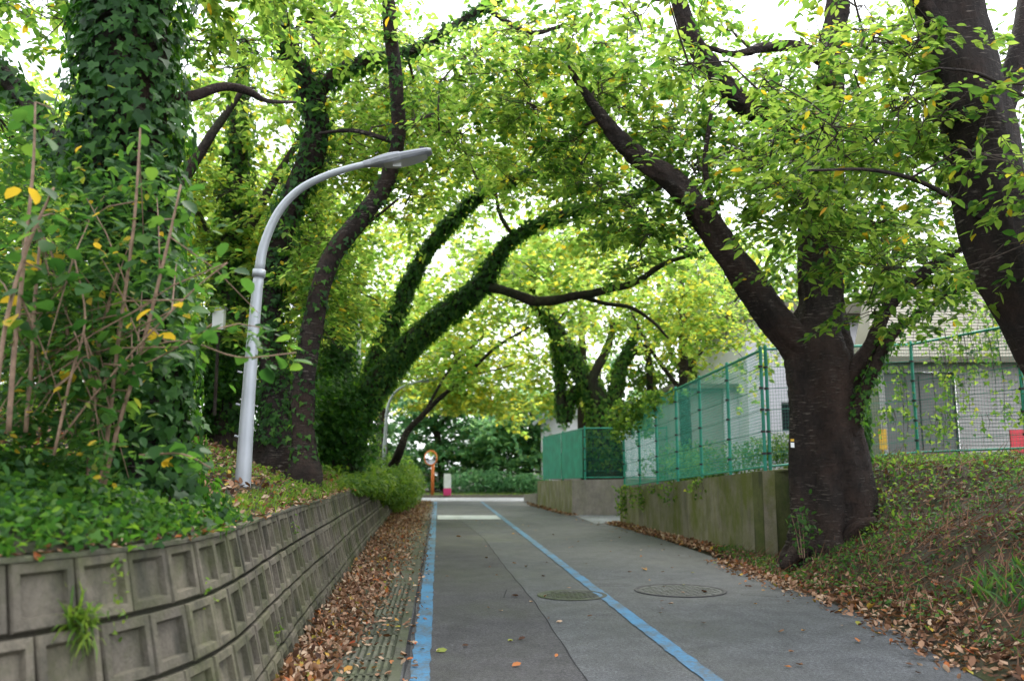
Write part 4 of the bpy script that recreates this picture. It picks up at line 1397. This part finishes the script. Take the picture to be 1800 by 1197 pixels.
# --- other trees that close the view
def simple_tree(x, y, z0, h, r, crown, label, leafmat, size, per, seed, lean=(0, 0), name='broadleaf_tree', bark='bark_far', ivy=None, **kw):
    q = [(x, y, z0 - .2, r * 1.5), (x, y, z0 + .3, r * 1.1), (x + lean[0] * .3, y + lean[1] * .3, z0 + h * .35, r), (x + lean[0] * .7, y + lean[1] * .7, z0 + h * .65, r * .7), (x + lean[0], y + lean[1], z0 + h, r * .3)]
    l2 = [(q[2][0], q[2][1], q[2][2], r * .5), (q[2][0] - .9, q[2][1] + .3, q[2][2] + h * .2, r * .35), (q[2][0] - 1.6, q[2][1] + .4, q[2][2] + h * .42, r * .15)]
    l3 = [(q[2][0], q[2][1], q[2][2] + .5, r * .5), (q[2][0] + .9, q[2][1] - .3, q[2][2] + .5 + h * .2, r * .3), (q[2][0] + 1.7, q[2][1] - .5, q[2][2] + .5 + h * .36, r * .15)]
    return tree(name, label, [np.array(q), np.array(l2), np.array(l3)], crown, leafmat, kw.pop('shape', 'rhomb'), size, per, bark, seed=seed, sides=10, ivy=ivy, tws=0, **kw)


simple_tree(-5.55, 16.5, 2.3, 8, .26, [(-6.5, 17.5, 7.5, 2.8, 2.2, 2.6, 34), (-7.5, 18, 4.2, 2.2, 1.4, 1.5, 18)], 'upright tree with ivy up its pale reddish trunk behind the first lamp', 'leaf_bright', .15, 210, 21, ivy=[([0], 4200, .22, .11, .2)], spread=1.0)
simple_tree(-6.2, 14.2, 2.5, 7, .3, [(-8.2, 14.5, 6.4, 2.2, 2.2, 2.4, 26), (-8.8, 13.5, 4.0, 1.8, 1.8, 1.2, 14)], 'ivy smothered trunk at the back of the left bank', 'leaf_bright', .14, 230, 22, ivy=[([0, 1], 4500, .25, .11, .15)], spread=1.0)
simple_tree(-7.6, 22, 2.9, 9, .3, [(-8, 22, 8, 3.6, 2.6, 3.4, 44), (-6.6, 22.5, 4.6, 2.0, 1.5, 1.3, 16)], 'leafy tree on the left bank behind the arching ivy tree', 'leaf_bright', .18, 190, 23, spread=1.2)
simple_tree(-13, 24, 3.2, 10, .35, [(-13, 24, 8.5, 4.5, 3, 4.5, 44)], 'tall leafy tree far back on the left bank', 'leaf_cherry', .22, 240, 24, spread=1.5)
simple_tree(-10.5, 10.5, 3.2, 7, .25, [(-8.4, 10.5, 5.2, 2.4, 1.8, 2.6, 34)], 'leafy tree at the left edge behind the near ivy column', 'leaf_cherry', .13, 300, 25, spread=.95)
simple_tree(-7.5, 34, 2.6, 9, .3, [(-6.5, 34, 8.2, 3.6, 3, 3.6, 38), (-6.8, 33, 4.0, 1.8, 2, 1.6, 14)], 'leafy tree on the left bank beside the distant lamp', 'leaf_bright', .24, 170, 26, spread=1.4)
simple_tree(-6.4, 42.5, 1.0, 8, .25, [(-5.0, 41.5, 8.4, 4.2, 2.6, 3.0, 34), (-1.6, 41, 7.4, 2.6, 2.4, 1.7, 20), (-3.0, 42, 5.2, 3.4, 1.6, .9, 22), (-.4, 42, 5.0, 1.6, 1.4, .6, 8)], 'pale yellow-green tree spreading over the far junction', 'leaf_bright', .28, 170, 27, spread=1.5, rnd_bias=.25)
simple_tree(3.2, 38.5, 1.1, 9, .25, [(2.5, 38, 8.8, 3.6, 3, 3.4, 36), (1.2, 38, 5.3, 1.4, 1.6, 1.1, 8)], 'bright leafy tree behind the sheeted fence', 'leaf_bright', .26, 160, 28, spread=1.4, rnd_bias=.1)
simple_tree(7.4, 35, 1.1, 10, .3, [(8.5, 35, 8.5, 4.2, 3, 3.2, 36), (6.0, 34, 5.4, 2.2, 1.5, 1.2, 10)], 'tall tree behind the grey annex', 'leaf_cherry', .24, 220, 29, spread=1.5)
simple_tree(12.5, 33, 1.4, 10, .3, [(13, 33, 9.2, 4.5, 3, 3, 26)], 'tree rising behind the white building', 'leaf_cherry', .24, 220, 30, spread=1.5)
simple_tree(4.9, 24.2, 1.1, 7, .16, [(4.2, 22.5, 6.1, 2.8, 2.0, 1.5, 26), (5.6, 21.5, 4.6, 1.5, 1.5, .9, 8)], 'young yellowing cherry behind the long mesh fence', 'leaf_bright', .15, 240, 31, spread=1.05, rnd_bias=.12, bark='bark')
simple_tree(-18, 38, 3, 11, .4, [(-17, 38, 8.5, 6.5, 4, 5.5, 46)], 'broad tree in the distance on the far left', 'leaf_cherry', .34, 220, 32, spread=2.1)
simple_tree(18, 40, 2, 11, .4, [(18, 40, 8, 6.5, 4, 4.6, 34)], 'broad tree in the distance beyond the shed', 'leaf_cherry', .34, 220, 33, spread=2.1)
# dark evergreens beyond the junction
ev = [(-4.2, 53, 8.5, 'dark evergreen with a leaning pinkish trunk behind the traffic mirror', (-1.2, 0)), (-1.2, 55, 8, 'blue-green evergreen in the middle beyond the junction', (.4, 0)),
      (1.0, 51.5, 6, 'lower blue-green tree beyond the junction next to the low end wall', (.2, 0)), (-8.5, 55, 10, 'dark evergreen behind the parked car', (.5, 0)), (-13, 52, 10, 'dark evergreen left of the parked car', (0, 0)), (6, 58, 9, 'dark evergreen behind the distant house', (0, 0))]
for k, (x, y, h, lb, ln) in enumerate(ev):
    simple_tree(x, y, .2, h, .22, [(x, y, h * .62, 3.0, 2.2, h * .40, 36), (x, y - .5, 2.2, 2.2, 1.5, 1.2, 13)], lb, 'leaf_dark', .30, 230, 40 + k, lean=ln, name='evergreen_tree', spread=1.25, group='evergreens beyond the junction')

# ================================================================== SHRUBS
def shrub(name, label, stems, n_big, clouds, n_rest, Ymul=1.0, size=.085, seed=0, mat='leaf_shrub', shape='round'):
    """stems (each a part), the leaves that show largest as parts, the rest one mass"""
    r = np.random.default_rng(seed)
    Qs = [smooth(R(s), 4) for s in stems]
    root = empty(name, Qs[0][0, :3], label, 'shrub')
    for Q in Qs:
        mb = MB()
        mb.tube(Q[:, :3], list(Q[:, 3]), 7)
        mb.build('stem', M['stem'], root, True)
    allq = np.concatenate([Q[len(Q) // 4:, :3] for Q in Qs])
    # single leaves along the stems
    me0 = []
    for k in range(8):
        rv = [.1, .25, .4, .55, .7, .85, .3, .975][k]
        me = leaf_mesh('leaf', [[0, 0, 0]], [[1, 0, 0]], [[0, 0, 1]], 1.0, np.array([rv]), shape)
        me.materials.append(M[mat])
        me0.append(me)
    for i in range(n_big):
        p = allq[r.integers(len(allq))] + r.normal(0, .06, 3)
        o = bpy.data.objects.new('leaf', me0[r.integers(7)] if r.random() > .045 else me0[7])
        COL.objects.link(o)
        o.parent = root
        o.matrix_parent_inverse = Matrix.Translation(-Vector(root.location))
        s = size * r.uniform(.7, 1.3)
        o.matrix_basis = Matrix.Translation(p) @ Euler((r.uniform(-.7, .7), r.uniform(0, .9), r.uniform(0, 6.28))).to_matrix().to_4x4() @ Matrix.Diagonal((s, s, s, 1))
    if n_rest:
        PP = []
        tot = sum(c[-1] for c in clouds)
        for (px, py, Y, rp, ry, rY, wt) in clouds:
            m = int(n_rest * wt / tot)
            u = r.normal(size=(m, 3)) * .55
            c = at(px, py, Y)
            PP.append(c + u * np.array([rp / F * Y, rY, ry / F * Y]))
        P = np.concatenate(PP)
        P = P[wob(P, 5.5, seed + 1) > -.6]
        m = len(P)
        D = rdir(m, .4) + np.array([0, 0, -.3])
        rnd = np.clip(rng.random(m) * .93 + .1 * wob(P, 3, 2), 0, .94)
        rnd = np.where(rng.random(m) > .985, .98, rnd)
        me = leaf_mesh('foliage', P, D, np.array([0, -.35, 1.]) + .5 * rdir(m), size * .85 * rng.uniform(.5, 1.2, m), rnd, 'oval' if shape == 'round' else shape)
        o = link('foliage', me, root, M[mat])
        o['kind'] = 'stuff'
        # side twigs through the mass
        mb = MB()
        for _ in range(70):
            a = allq[r.integers(len(allq))]
            b = P[r.integers(m)]
            if np.linalg.norm(b - a) < .9:
                mb.tube([a, (a + b) / 2 + [0, 0, .04], b], [.005, .004, .002], 4, False)
        if mb.v:
            mb.build('side_twig', M['stem'], root)['kind'] = 'stuff'
    return root


shrub('shrub', 'tall near shrub with bare reddish stems and broad leaves in front of the ivy column',
      [[(172, 885, 4.9, .013), (190, 760, 4.85, .012), (208, 600, 4.8, .011), (235, 400, 4.75, .009), (247, 225, 4.7, .006)],
       [(176, 885, 4.9, .013), (205, 760, 4.8, .012), (250, 610, 4.75, .011), (290, 450, 4.7, .009), (318, 325, 4.7, .006)],
       [(150, 880, 5.0, .012), (165, 720, 5.0, .011), (175, 600, 5.0, .010), (205, 480, 5.0, .007)],
       [(215, 662, 4.75, .005), (262, 612, 4.7, .005), (330, 600, 4.65, .004), (420, 628, 4.6, .003), (520, 620, 4.6, .002)],
       [(100, 780, 4.7, .007), (170, 690, 4.65, .006), (260, 590, 4.6, .005), (340, 510, 4.6, .004), (400, 462, 4.6, .002)],
       [(182, 640, 4.7, .005), (250, 640, 4.65, .0045), (330, 600, 4.6, .004), (372, 570, 4.55, .002)],
       [(245, 800, 4.8, .007), (320, 798, 4.75, .006), (370, 822, 4.7, .004)]],
      170, [(110, 430, 5.0, 170, 110, .35, 5), (180, 560, 5.0, 140, 120, .3, 4), (90, 650, 4.9, 150, 110, .35, 5), (330, 450, 4.9, 70, 80, .2, .7), (250, 330, 5.1, 110, 60, .25, 1.5), (450, 590, 4.8, 35, 55, .1, .3)], 2900, seed=3)
shrub('shrub', 'leafy shrub with grey-brown stems at the left edge above the block wall',
      [[(15, 760, 4.4, .014), (25, 620, 4.4, .013), (40, 480, 4.4, .011), (58, 300, 4.4, .008), (62, 180, 4.4, .005)],
       [(45, 760, 4.6, .012), (55, 640, 4.6, .011), (62, 520, 4.6, .01), (70, 430, 4.6, .007)],
       [(-10, 720, 4.3, .012), (12, 560, 4.3, .011), (50, 430, 4.3, .009), (95, 330, 4.3, .006)],
       [(120, 640, 4.9, .009), (110, 500, 4.9, .008), (60, 380, 4.9, .006)],
       [(95, 800, 4.6, .009), (125, 660, 4.6, .008), (150, 560, 4.6, .006), (130, 450, 4.6, .004)]],
      130, [(40, 560, 4.9, 150, 200, .4, 5), (60, 300, 5.2, 130, 120, .4, 3), (30, 760, 4.7, 140, 90, .3, 3), (120, 820, 4.6, 130, 50, .25, 1)], 3600, seed=4)

# overhanging weeds where the far part of the wall disappears
def mass(name, label, cat, clouds, n, size, mat, shape, seed, kind=None, world=False, down=.5, lift=None):
    r = np.random.default_rng(seed)
    tot = sum(c[-1] for c in clouds)
    PP = []
    for c in clouds:
        m = int(n * c[-1] / tot)
        u = unit(r.normal(size=(m, 3))) * (r.random((m, 1)) ** .45)
        PP.append(np.array(c[:3]) + u * np.array(c[3:6]))
    P = np.concatenate(PP)
    P = P[wob(P, 2.6, seed) > -.55]
    m = len(P)
    me = leaf_mesh(name, P, rdir(m) + np.array([.3, 0, -down]), np.array([.3, -.3, 1.]) + .6 * rdir(m), size * rng.uniform(.5, 1.2, m), np.clip(rng.random(m) * .8 + .15 * wob(P, 2, 1), 0, .89), shape)
    o = link(name, me, None, M[mat])
    return tag(o, label, cat, None, kind)


mass('weed_clump', 'bright weeds spilling over the top of the block wall at its far part', 'weeds',
     [(-3.0, 17.0, 1.2, .34, 2.2, .18, 3), (-3.3, 20.5, 1.15, .45, 2.0, .34, 5), (-3.5, 24, 1.05, .5, 2.0, .5, 5), (-3.6, 28, .9, .6, 2.2, .75, 7), (-4.0, 32, .9, .8, 2.6, .9, 6), (-4.5, 36, .9, .8, 2.6, .9, 4)], 30000, .125, 'leaf_weed', 'oval', 3)
mass('bush', 'rounded green bush hanging over the wall near the distant lamp', 'bush', [(-4.2, 31, 1.3, .9, 1.6, .8, 3), (-5.2, 27, 2.0, 1.2, 2, 1.0, 3)], 5200, .15, 'leaf_cherry', 'oval', 6)
mass('bush', 'dark ivy mound at the foot of the forked arching tree', 'bush', [(-4.1, 20, 2.4, 1.1, 1.0, 1.3, 5), (-5.0, 21, 3.2, .9, .8, 1.2, 3)], 8500, .12, 'leaf_ivy', 'ivy', 7)
mass('hedge', 'low green hedge behind the long mesh fence', 'hedge', [(5.2, 24, 1.6, 1.8, .6, .75, 3), (7.2, 23, 1.9, 1.2, .6, .6, 2), (4.3, 21.3, 1.6, .4, 1.8, .4, 1)], 6000, .12, 'leaf_cherry', 'oval', 8)
mass('bush', 'dark green undergrowth below the evergreens beyond the junction', 'bush', [(-1.6, 49, .7, 2.4, .9, .8, 3), (1.0, 48.6, .6, 1.4, .8, .7, 2), (-5, 53, 1.4, 4, 1, 1.4, 2)], 5000, .24, 'leaf_dark', 'oval', 9)
mass('bush', 'ivy thicket covering the back of the left bank behind the first lamp', 'bush', [(-6.0, 16.0, 3.0, 1.3, .6, .95, 3), (-5.2, 18, 2.7, 1.2, .6, .8, 3), (-8, 15, 3.4, 1.6, .7, .9, 2)], 8000, .115, 'leaf_ivy', 'ivy', 10)

# ================================================================== GROUND COVER AND LITTER
def lay(name, P, size, mat, shape, tilt, rnd=None, up=0, kind='stuff', parent=None):
    n = len(P)
    D = rdir(n, tilt)
    if up:
        D = unit(D * [1, 1, .3] + np.array([0, 0, up]))
    N = np.array([0, 0, 1.]) + tilt * rdir(n)
    rnd = rng.random(n) if rnd is None else rnd
    o = link(name, leaf_mesh(name, P, D, N, size * rng.uniform(.55, 1.25, n), rnd, shape), parent, M[mat])
    if kind: o['kind'] = kind
    return o


# left bank: dense low green plants near the front, litter and weeds farther
P = on_left(10500, 2.2, 6.0, .0, 1.7, 1.0); P[:, 2] += -.01 + rng.random(len(P)) * .08
tag(lay('ground_cover', P, .055, 'leaf_ivy', 'ivy', .9, rng.random(len(P)) ** .8 * .99), 'low dark green plants covering the near top of the bank')
P = on_left(4200, 2.4, 6.0, .10, 1.1, .9); P[:, 2] += .0 + rng.random(len(P)) * .11
tag(lay('ground_cover', P, .042, 'leaf_shrub', 'round', .8, rng.random(len(P)) * .9), 'small clover-like leaves along the near top of the block wall')
P = on_left(9500, 5.3, 22, .1, 4.0); P[:, 2] += rng.random(len(P)) * .03
tag(lay('leaf_litter', P, .075, 'leaf_litter', 'curl', .5), 'fallen brown leaves on the left bank around the lamp and trunks')
P = on_left(11000, 5.2, 22, .08, 4.0)
P = P[wob(P, 2.1, 14) > -.1]; P[:, 2] += rng.random(len(P)) * .10
tag(lay('weed_cover', P, .06, 'leaf_weed', 'oval', .8), 'yellow-green weeds between the fallen leaves on the left bank')
P = on_left(6000, 16, 40, .1, 7.0); P[:, 2] += rng.random(len(P)) * .2
tag(lay('weed_cover', P, .13, 'leaf_weed', 'oval', .9), 'low bright undergrowth on the farther left bank')
P = on_left(1500, 2.4, 24, -.02, .18); P[:, 2] = 1.135 + .02 * rng.random(len(P))
tag(lay('leaf_litter', P, .05, 'leaf_litter', 'curl', .4), 'crumbled leaves and dirt lying on the coping of the block wall')
# grass blades along wall top
P = on_left(1500, 6, 20, .02, .35)
tag(lay('grass', P, .12, 'leaf_weed', 'blade', .9, up=.9), 'thin grass along the top edge of the wall')

# litter along foot of the left wall
def strip_pts(n, fa, fb, y0, y1, pw=1.0, ypw=1.0):
    y = y0 + (y1 - y0) * rng.random(n) ** ypw
    u = rng.random(n) ** pw
    a = np.array([fa(v) for v in y]); b = np.array([fb(v) for v in y])
    return np.stack([a + (b - a) * u, y, np.zeros(n)], 1), u


LE = [(2, -1.1), (5.2, -1.22), (6.4, -1.32), (8, -1.36), (9.97, -1.47), (14.1, -1.76), (21, -2.25), (30, -3.0), (40, -3.7)]
P, u = strip_pts(15000, lambda y: interp(WB, y) - .02, lambda y: interp(LE, y), 4.6, 40, 1.0, 1.35)
P[:, 0] += rng.normal(0, .05, len(P)) * u
P[:, 2] = .015 + .09 * (1 - u) ** 1.2 * rng.random(len(P)) ** .5 + .03 * rng.random(len(P))
P = P[(P[:, 0] > np.array([interp(WB, v) for v in P[:, 1]]) + .02) & (wob(P, 1.5, 77) + 1.1 * rng.normal(size=len(P)) > 1.5 * u - 1.6)]
tag(lay('leaf_litter', P, .062, 'leaf_litter', 'curl', .75), 'drift of brown and orange fallen leaves along the foot of the block wall')
P, u = strip_pts(900, lambda y: interp(LE, y), lambda y: XL(y) - .0, 4.6, 36, 1.6, 1.2)
P[:, 2] = .016 + .012 * rng.random(len(P))
tag(lay('leaf_litter', P, .055, 'leaf_litter', 'curl', .4), 'thin scatter of fallen leaves on the gutter slabs')
# right edge litter
P, u = strip_pts(3200, lambda y: interp(RE, y) - .14, lambda y: interp(RE, y) + .45 - .0, 4.5, 15, 1.1)
P[:, 0] += rng.normal(0, .12, len(P))
P[:, 2] = np.maximum(zright(P[:, 0], P[:, 1]), 0) + .012 + .03 * rng.random(len(P))
P = P[(P[:, 1] < 14.3)]
tag(lay('leaf_litter', P, .07, 'leaf_litter', 'curl', .55), 'band of fallen leaves along the right edge of the road below the bank')
P, u = strip_pts(3000, lambda y: interp(WALLA, y) - .03, lambda y: interp(WALLA, y) - .4, 13.6, 24.2, 1.3)
P[:, 2] = .012 + .06 * (1 - u) * rng.random(len(P))
tag(lay('leaf_litter', P, .075, 'leaf_litter', 'curl', .55), 'drift of fallen leaves at the foot of the mossy concrete wall')
P, u = strip_pts(700, lambda y: interp(RE, y) - .02, lambda y: interp(RE, y) - .4, 28, 38, 1.3)
P[:, 2] = .015
tag(lay('leaf_litter', P, .09, 'leaf_litter', 'curl', .55), 'brown leaves at the foot of the far wall')


def bank_pts(n, x0, x1, y0, y1):
    P = np.stack([rng.uniform(x0, x1, n), rng.uniform(y0, y1, n), np.zeros(n)], 1)
    re = np.interp(P[:, 1], [p[0] for p in RE], [p[1] for p in RE])
    P = P[P[:, 0] > re + .05]
    P[:, 2] = zright(P[:, 0], P[:, 1])
    return P


P = bank_pts(8500, 3.4, 10, 3.5, 15.2); P = P[wob(P, 1.7, 33) > -.75]; P[:, 2] += .01 + .03 * rng.random(len(P))
tag(lay('leaf_litter', P, .07, 'leaf_litter', 'curl', .6, rng.random(len(P)) ** 1.8), 'brown fallen leaves over the right bank')
P = bank_pts(34000, 3.6, 10, 3.5, 15.9); P = P[wob(P * [1, 1, 0], 2.6, 34) + .35 * rng.normal(size=len(P)) > -.12 - .35 * (P[:, 1] > 12.5)]; P[:, 2] += .02 + .12 * rng.random(len(P))
tag(lay('ground_cover', P, .058, 'leaf_shrub', 'oval', .8, rng.random(len(P)) * .93), 'patches of low green plants on the right bank')
P = bank_pts(2600, 4.6, 9, 12, 16); P[:, 2] += .02 + .13 * rng.random(len(P))
tag(lay('ground_cover', P, .075, 'leaf_weed', 'oval', .8), 'brighter weeds at the foot of the mesh fence on the bank')
P = bank_pts(24000, 3.5, 10, 3.5, 14.8); P = P[wob(P, 1.4, 35) > -.6]; P[:, 2] += .02 + .03 * rng.random(len(P))
n = len(P)
me = leaf_mesh('dry_twigs', P, np.array([1, .5, .35]) + .9 * rdir(n, .4), rdir(n), rng.uniform(.1, .42, n), rng.random(n) ** 1.8 * .5, 'needle')
o = link('dry_twig_litter', me, None, M['leaf_litter']); o['kind'] = 'stuff'; tag(o, 'dry brown twigs and dead grass lying down the right bank')
P = bank_pts(1500, 4.2, 5.5, 4.6, 8.2); P[:, 2] += .0
tag(lay('grass', P, .26, 'leaf_shrub', 'blade', .8, rng.random(len(P)) * .9, up=.8), 'tufts of thin green grass low on the right bank at the right edge')
P = np.stack([rng.uniform(-20, 14, 5000), rng.uniform(45.4, 49, 5000), np.full(5000, .12)], 1)
tag(lay('grass', P, .13, 'leaf_weed', 'blade', .8, up=.9), 'strip of yellowish grass beyond the cross road')
# litter on terrace
# grass tuft growing out of the block wall
def tuft(name, label, c, n, size, mat='leaf_weed', up=.4, seed=1, spread=.03):
    r = np.random.default_rng(seed)
    P = np.array(c) + r.normal(0, spread, (n, 3))
    D = unit(r.normal(size=(n, 3)) * [1, .7, .7] + np.array([.3, -.5, up]))
    me = leaf_mesh(name, P, D, np.array([0, 0, 1.]) + .3 * rdir(n), size * r.uniform(.4, 1.1, n), rng.random(n), 'blade')
    o = link(name, me, None, M[mat])
    tag(o, label, 'plant')
    return o


def wall_face_at(px, py):
    """point on the block wall's face seen at a photo pixel"""
    best = None
    for i in range(0, len(fine)):
        p0, p1 = wall_pt(i, H), wall_pt(i, 0)
        for s in range(21):
            z = H * s / 20
            q = wall_pt(i, z, .01)
            dy = q[1]
            if dy < 1: continue
            dep = dy * CP + (z - CAMZ) * SP
            X = 900 + F * q[0] / dep
            Yp = 598.5 - F * (-dy * SP + (z - CAMZ) * CP) / dep
            e = (X - px) ** 2 + (Yp - py) ** 2
            if best is None or e < best[0]:
                best = (e, np.array([q[0], q[1], z]))
    return best[1]


g0 = wall_face_at(130, 1085)
tuft('grass_tuft', 'tuft of bright grass growing from a joint of the block wall near its curve', g0, 120, .15, seed=2, up=.45)
tuft('drooping_grass', 'thin drooping grass hanging below the bright tuft on the wall', wall_face_at(150, 1100), 40, .13, 'leaf_weed', -1.0, 3)
for k, (a, b, lb) in enumerate([(207, 1075, 'tiny creeper sprig left of the wall curve under the coping'), (355, 1035, 'small weed in the dark gap of the second course'), (205, 1010, 'short hanging sprig on the uppermost block course'), (520, 930, 'little green sprig on the coping of the wall'), (490, 1110, 'small weed low on the block wall near the leaf drift')]):
    c = wall_face_at(a, b)
    m = 16
    P = c + rng.normal(0, 1, (m, 3)) * [.02, .02, .05]
    me = leaf_mesh('wall_weed', P, rdir(m) + [.3, -.4, -.3], rdir(m) + [.4, -.6, .5], .035 * rng.uniform(.6, 1.2, m), rng.random(m) * .9, 'oval')
    tag(link('wall_weed', me, None, M['leaf_weed']), lb, 'weed')
# sapling at the foot of the big trunk
c = at(1412, 935, 12.2)
m = 110
P = c + rng.normal(0, 1, (m, 3)) * [.11, .08, .2]
o = empty('sapling', c + [0, 0, -.35], 'small leafy sapling at the foot of the massive cherry trunk', 'sapling')
sf = link('foliage', leaf_mesh('sapling', P, rdir(m), rdir(m) + [0, 0, 1], .09 * rng.uniform(.6, 1.2, m), rng.random(m) * .8, 'oval'), o, M['leaf_shrub'])
sf['kind'] = 'stuff'
for k in range(3):
    mb = MB()
    mb.tube([c + [.03 * k - .06, 0, -.35], c + [.05 * k - .1, 0, 0], c + [.08 * k - .16, 0, .25]], [.008, .006, .003], 5, False)
    mb.build('stem', M['stem'], o)

# single fallen leaves on the asphalt
lm = []
for rv in (.05, .15, .3, .45, .6, .8, .92, .965, .999):
    for j in range(2):
        T, fs = TEMPL['curl']
        me = leaf_mesh('fallen_leaf', [[-.5, 0, 0]], [[1, 0, 0]], [[0, 0, 1 if j == 0 else 1]], 1.0, np.array([rv]), 'curl')
        me.materials.append(M['leaf_litter'])
        lm.append((rv, me))


def fallen(x, y, s, rv, label, group=None):
    cand = [m for r_, m in lm if abs(r_ - rv) < .06] or [lm[5][1]]
    o = bpy.data.objects.new('fallen_leaf', random.choice(cand))
    COL.objects.link(o)
    o.location = (x, y, .016)
    o.rotation_euler = (random.uniform(-.25, .25), random.uniform(-.2, .2), random.uniform(0, 6.28))
    o.scale = (s, s * random.uniform(.8, 1.2), s * random.uniform(.6, 1.5))
    tag(o, label, 'leaf', group)


def gpt(px, py):
    v = (py - 598.5) / F
    Y = CAMZ / -(SP - v * CP) * (CP + v * SP)
    return at(px, py, Y)[:2]


spec = [(776, 1147, .1, .999, 'greenish curled leaf on the asphalt just right of the left blue line'),
        (908, 1172, .085, .92, 'small orange-red leaf lying between the blue lines closest to the camera'),
        (897, 1129, .065, .965, 'small yellow leaf between the blue lines just beyond the orange-red one'),
        (983, 1096, .07, .8, 'pale tan leaf lying on the dark seam of the road'),
        (905, 1049, .1, .15, 'dark curled leaf at the end of the patched asphalt'),
        (880, 1075, .07, .8, 'pale leaf halfway between the blue lines in front of the mossy manhole'),
        (806, 944, .13, .965, 'large yellow leaf between the blue lines far down the lane'),
        (903, 939, .1, .965, 'yellow leaf by the right blue line far down the lane'),
        (925, 997, .1, .05, 'dark leaf on the paler asphalt beyond the mossy manhole'),
        (1132, 1002, .12, .999, 'greenish-yellow leaf beyond the ribbed manhole cover'),
        (1217, 1008, .09, .965, 'pale yellow leaf beyond the right manhole cover near the road edge'),
        (1238, 1042, .08, .05, 'tiny dark leaf lying on the ribbed manhole cover'),
        (958, 1050, .08, .8, 'pale leaf lying on the mossy manhole cover'),
        (1412, 1111, .08, .92, 'brown-orange leaf alone on the asphalt right of the right blue line'),
        (1508, 1129, .095, .965, 'yellow-orange leaf on the asphalt by the right bank'),
        (1391, 1148, .06, .3, 'small brown leaf on bare asphalt nearest the lower right'),
        (710, 1152, .1, .6, 'curled brown leaf against the left blue line'),
        (612, 1180, .1, .965, 'yellow leaf on the grooved gutter slabs nearest the camera'),
        (697, 1093, .09, .92, 'orange leaf beside the grooved gutter slabs'),
        (680, 1121, .08, .15, 'dark curled leaf on the grooved gutter slabs'),
        (727, 1133, .08, .8, 'pale leaf at the edge of the left blue line'),
        (742, 1143, .05, .999, 'tiny green-yellow leaf lying on the left blue line')]
for px, py, s, rv, lb in spec:
    x, y = gpt(px, py)
    fallen(x, y, s, rv, lb)
for k in range(120):
    y = 5.5 + 26 * random.random() ** 1.3
    zone = random.random()
    a, b, zl = [(XL(y) + .1, XR(y) - .1, 'between the two blue lines'), (XR(y) + .1, interp(RE, y) - .5, 'right of the right blue line'), (interp(RE, y) - .6, interp(RE, y) - .2, 'near the right road edge')][0 if zone < .3 else 1 if zone < .65 else 2]
    rv = random.choice([.05, .15, .3, .6, .8, .92, .965])
    cn = {.05: 'dark brown', .15: 'dark', .3: 'brown', .6: 'light brown', .8: 'tan', .92: 'orange', .965: 'yellow'}[rv]
    zy = 'closest to the camera' if y < 8 else 'level with the manhole covers' if y < 12.5 else 'beyond the manhole covers' if y < 20 else 'far down the road'
    fallen(random.uniform(a, b), y, random.uniform(.04, .075), rv, 'small %s leaf %s, %s' % (cn, zl, zy), 'small %s leaves %s, %s' % (cn, zl, zy))
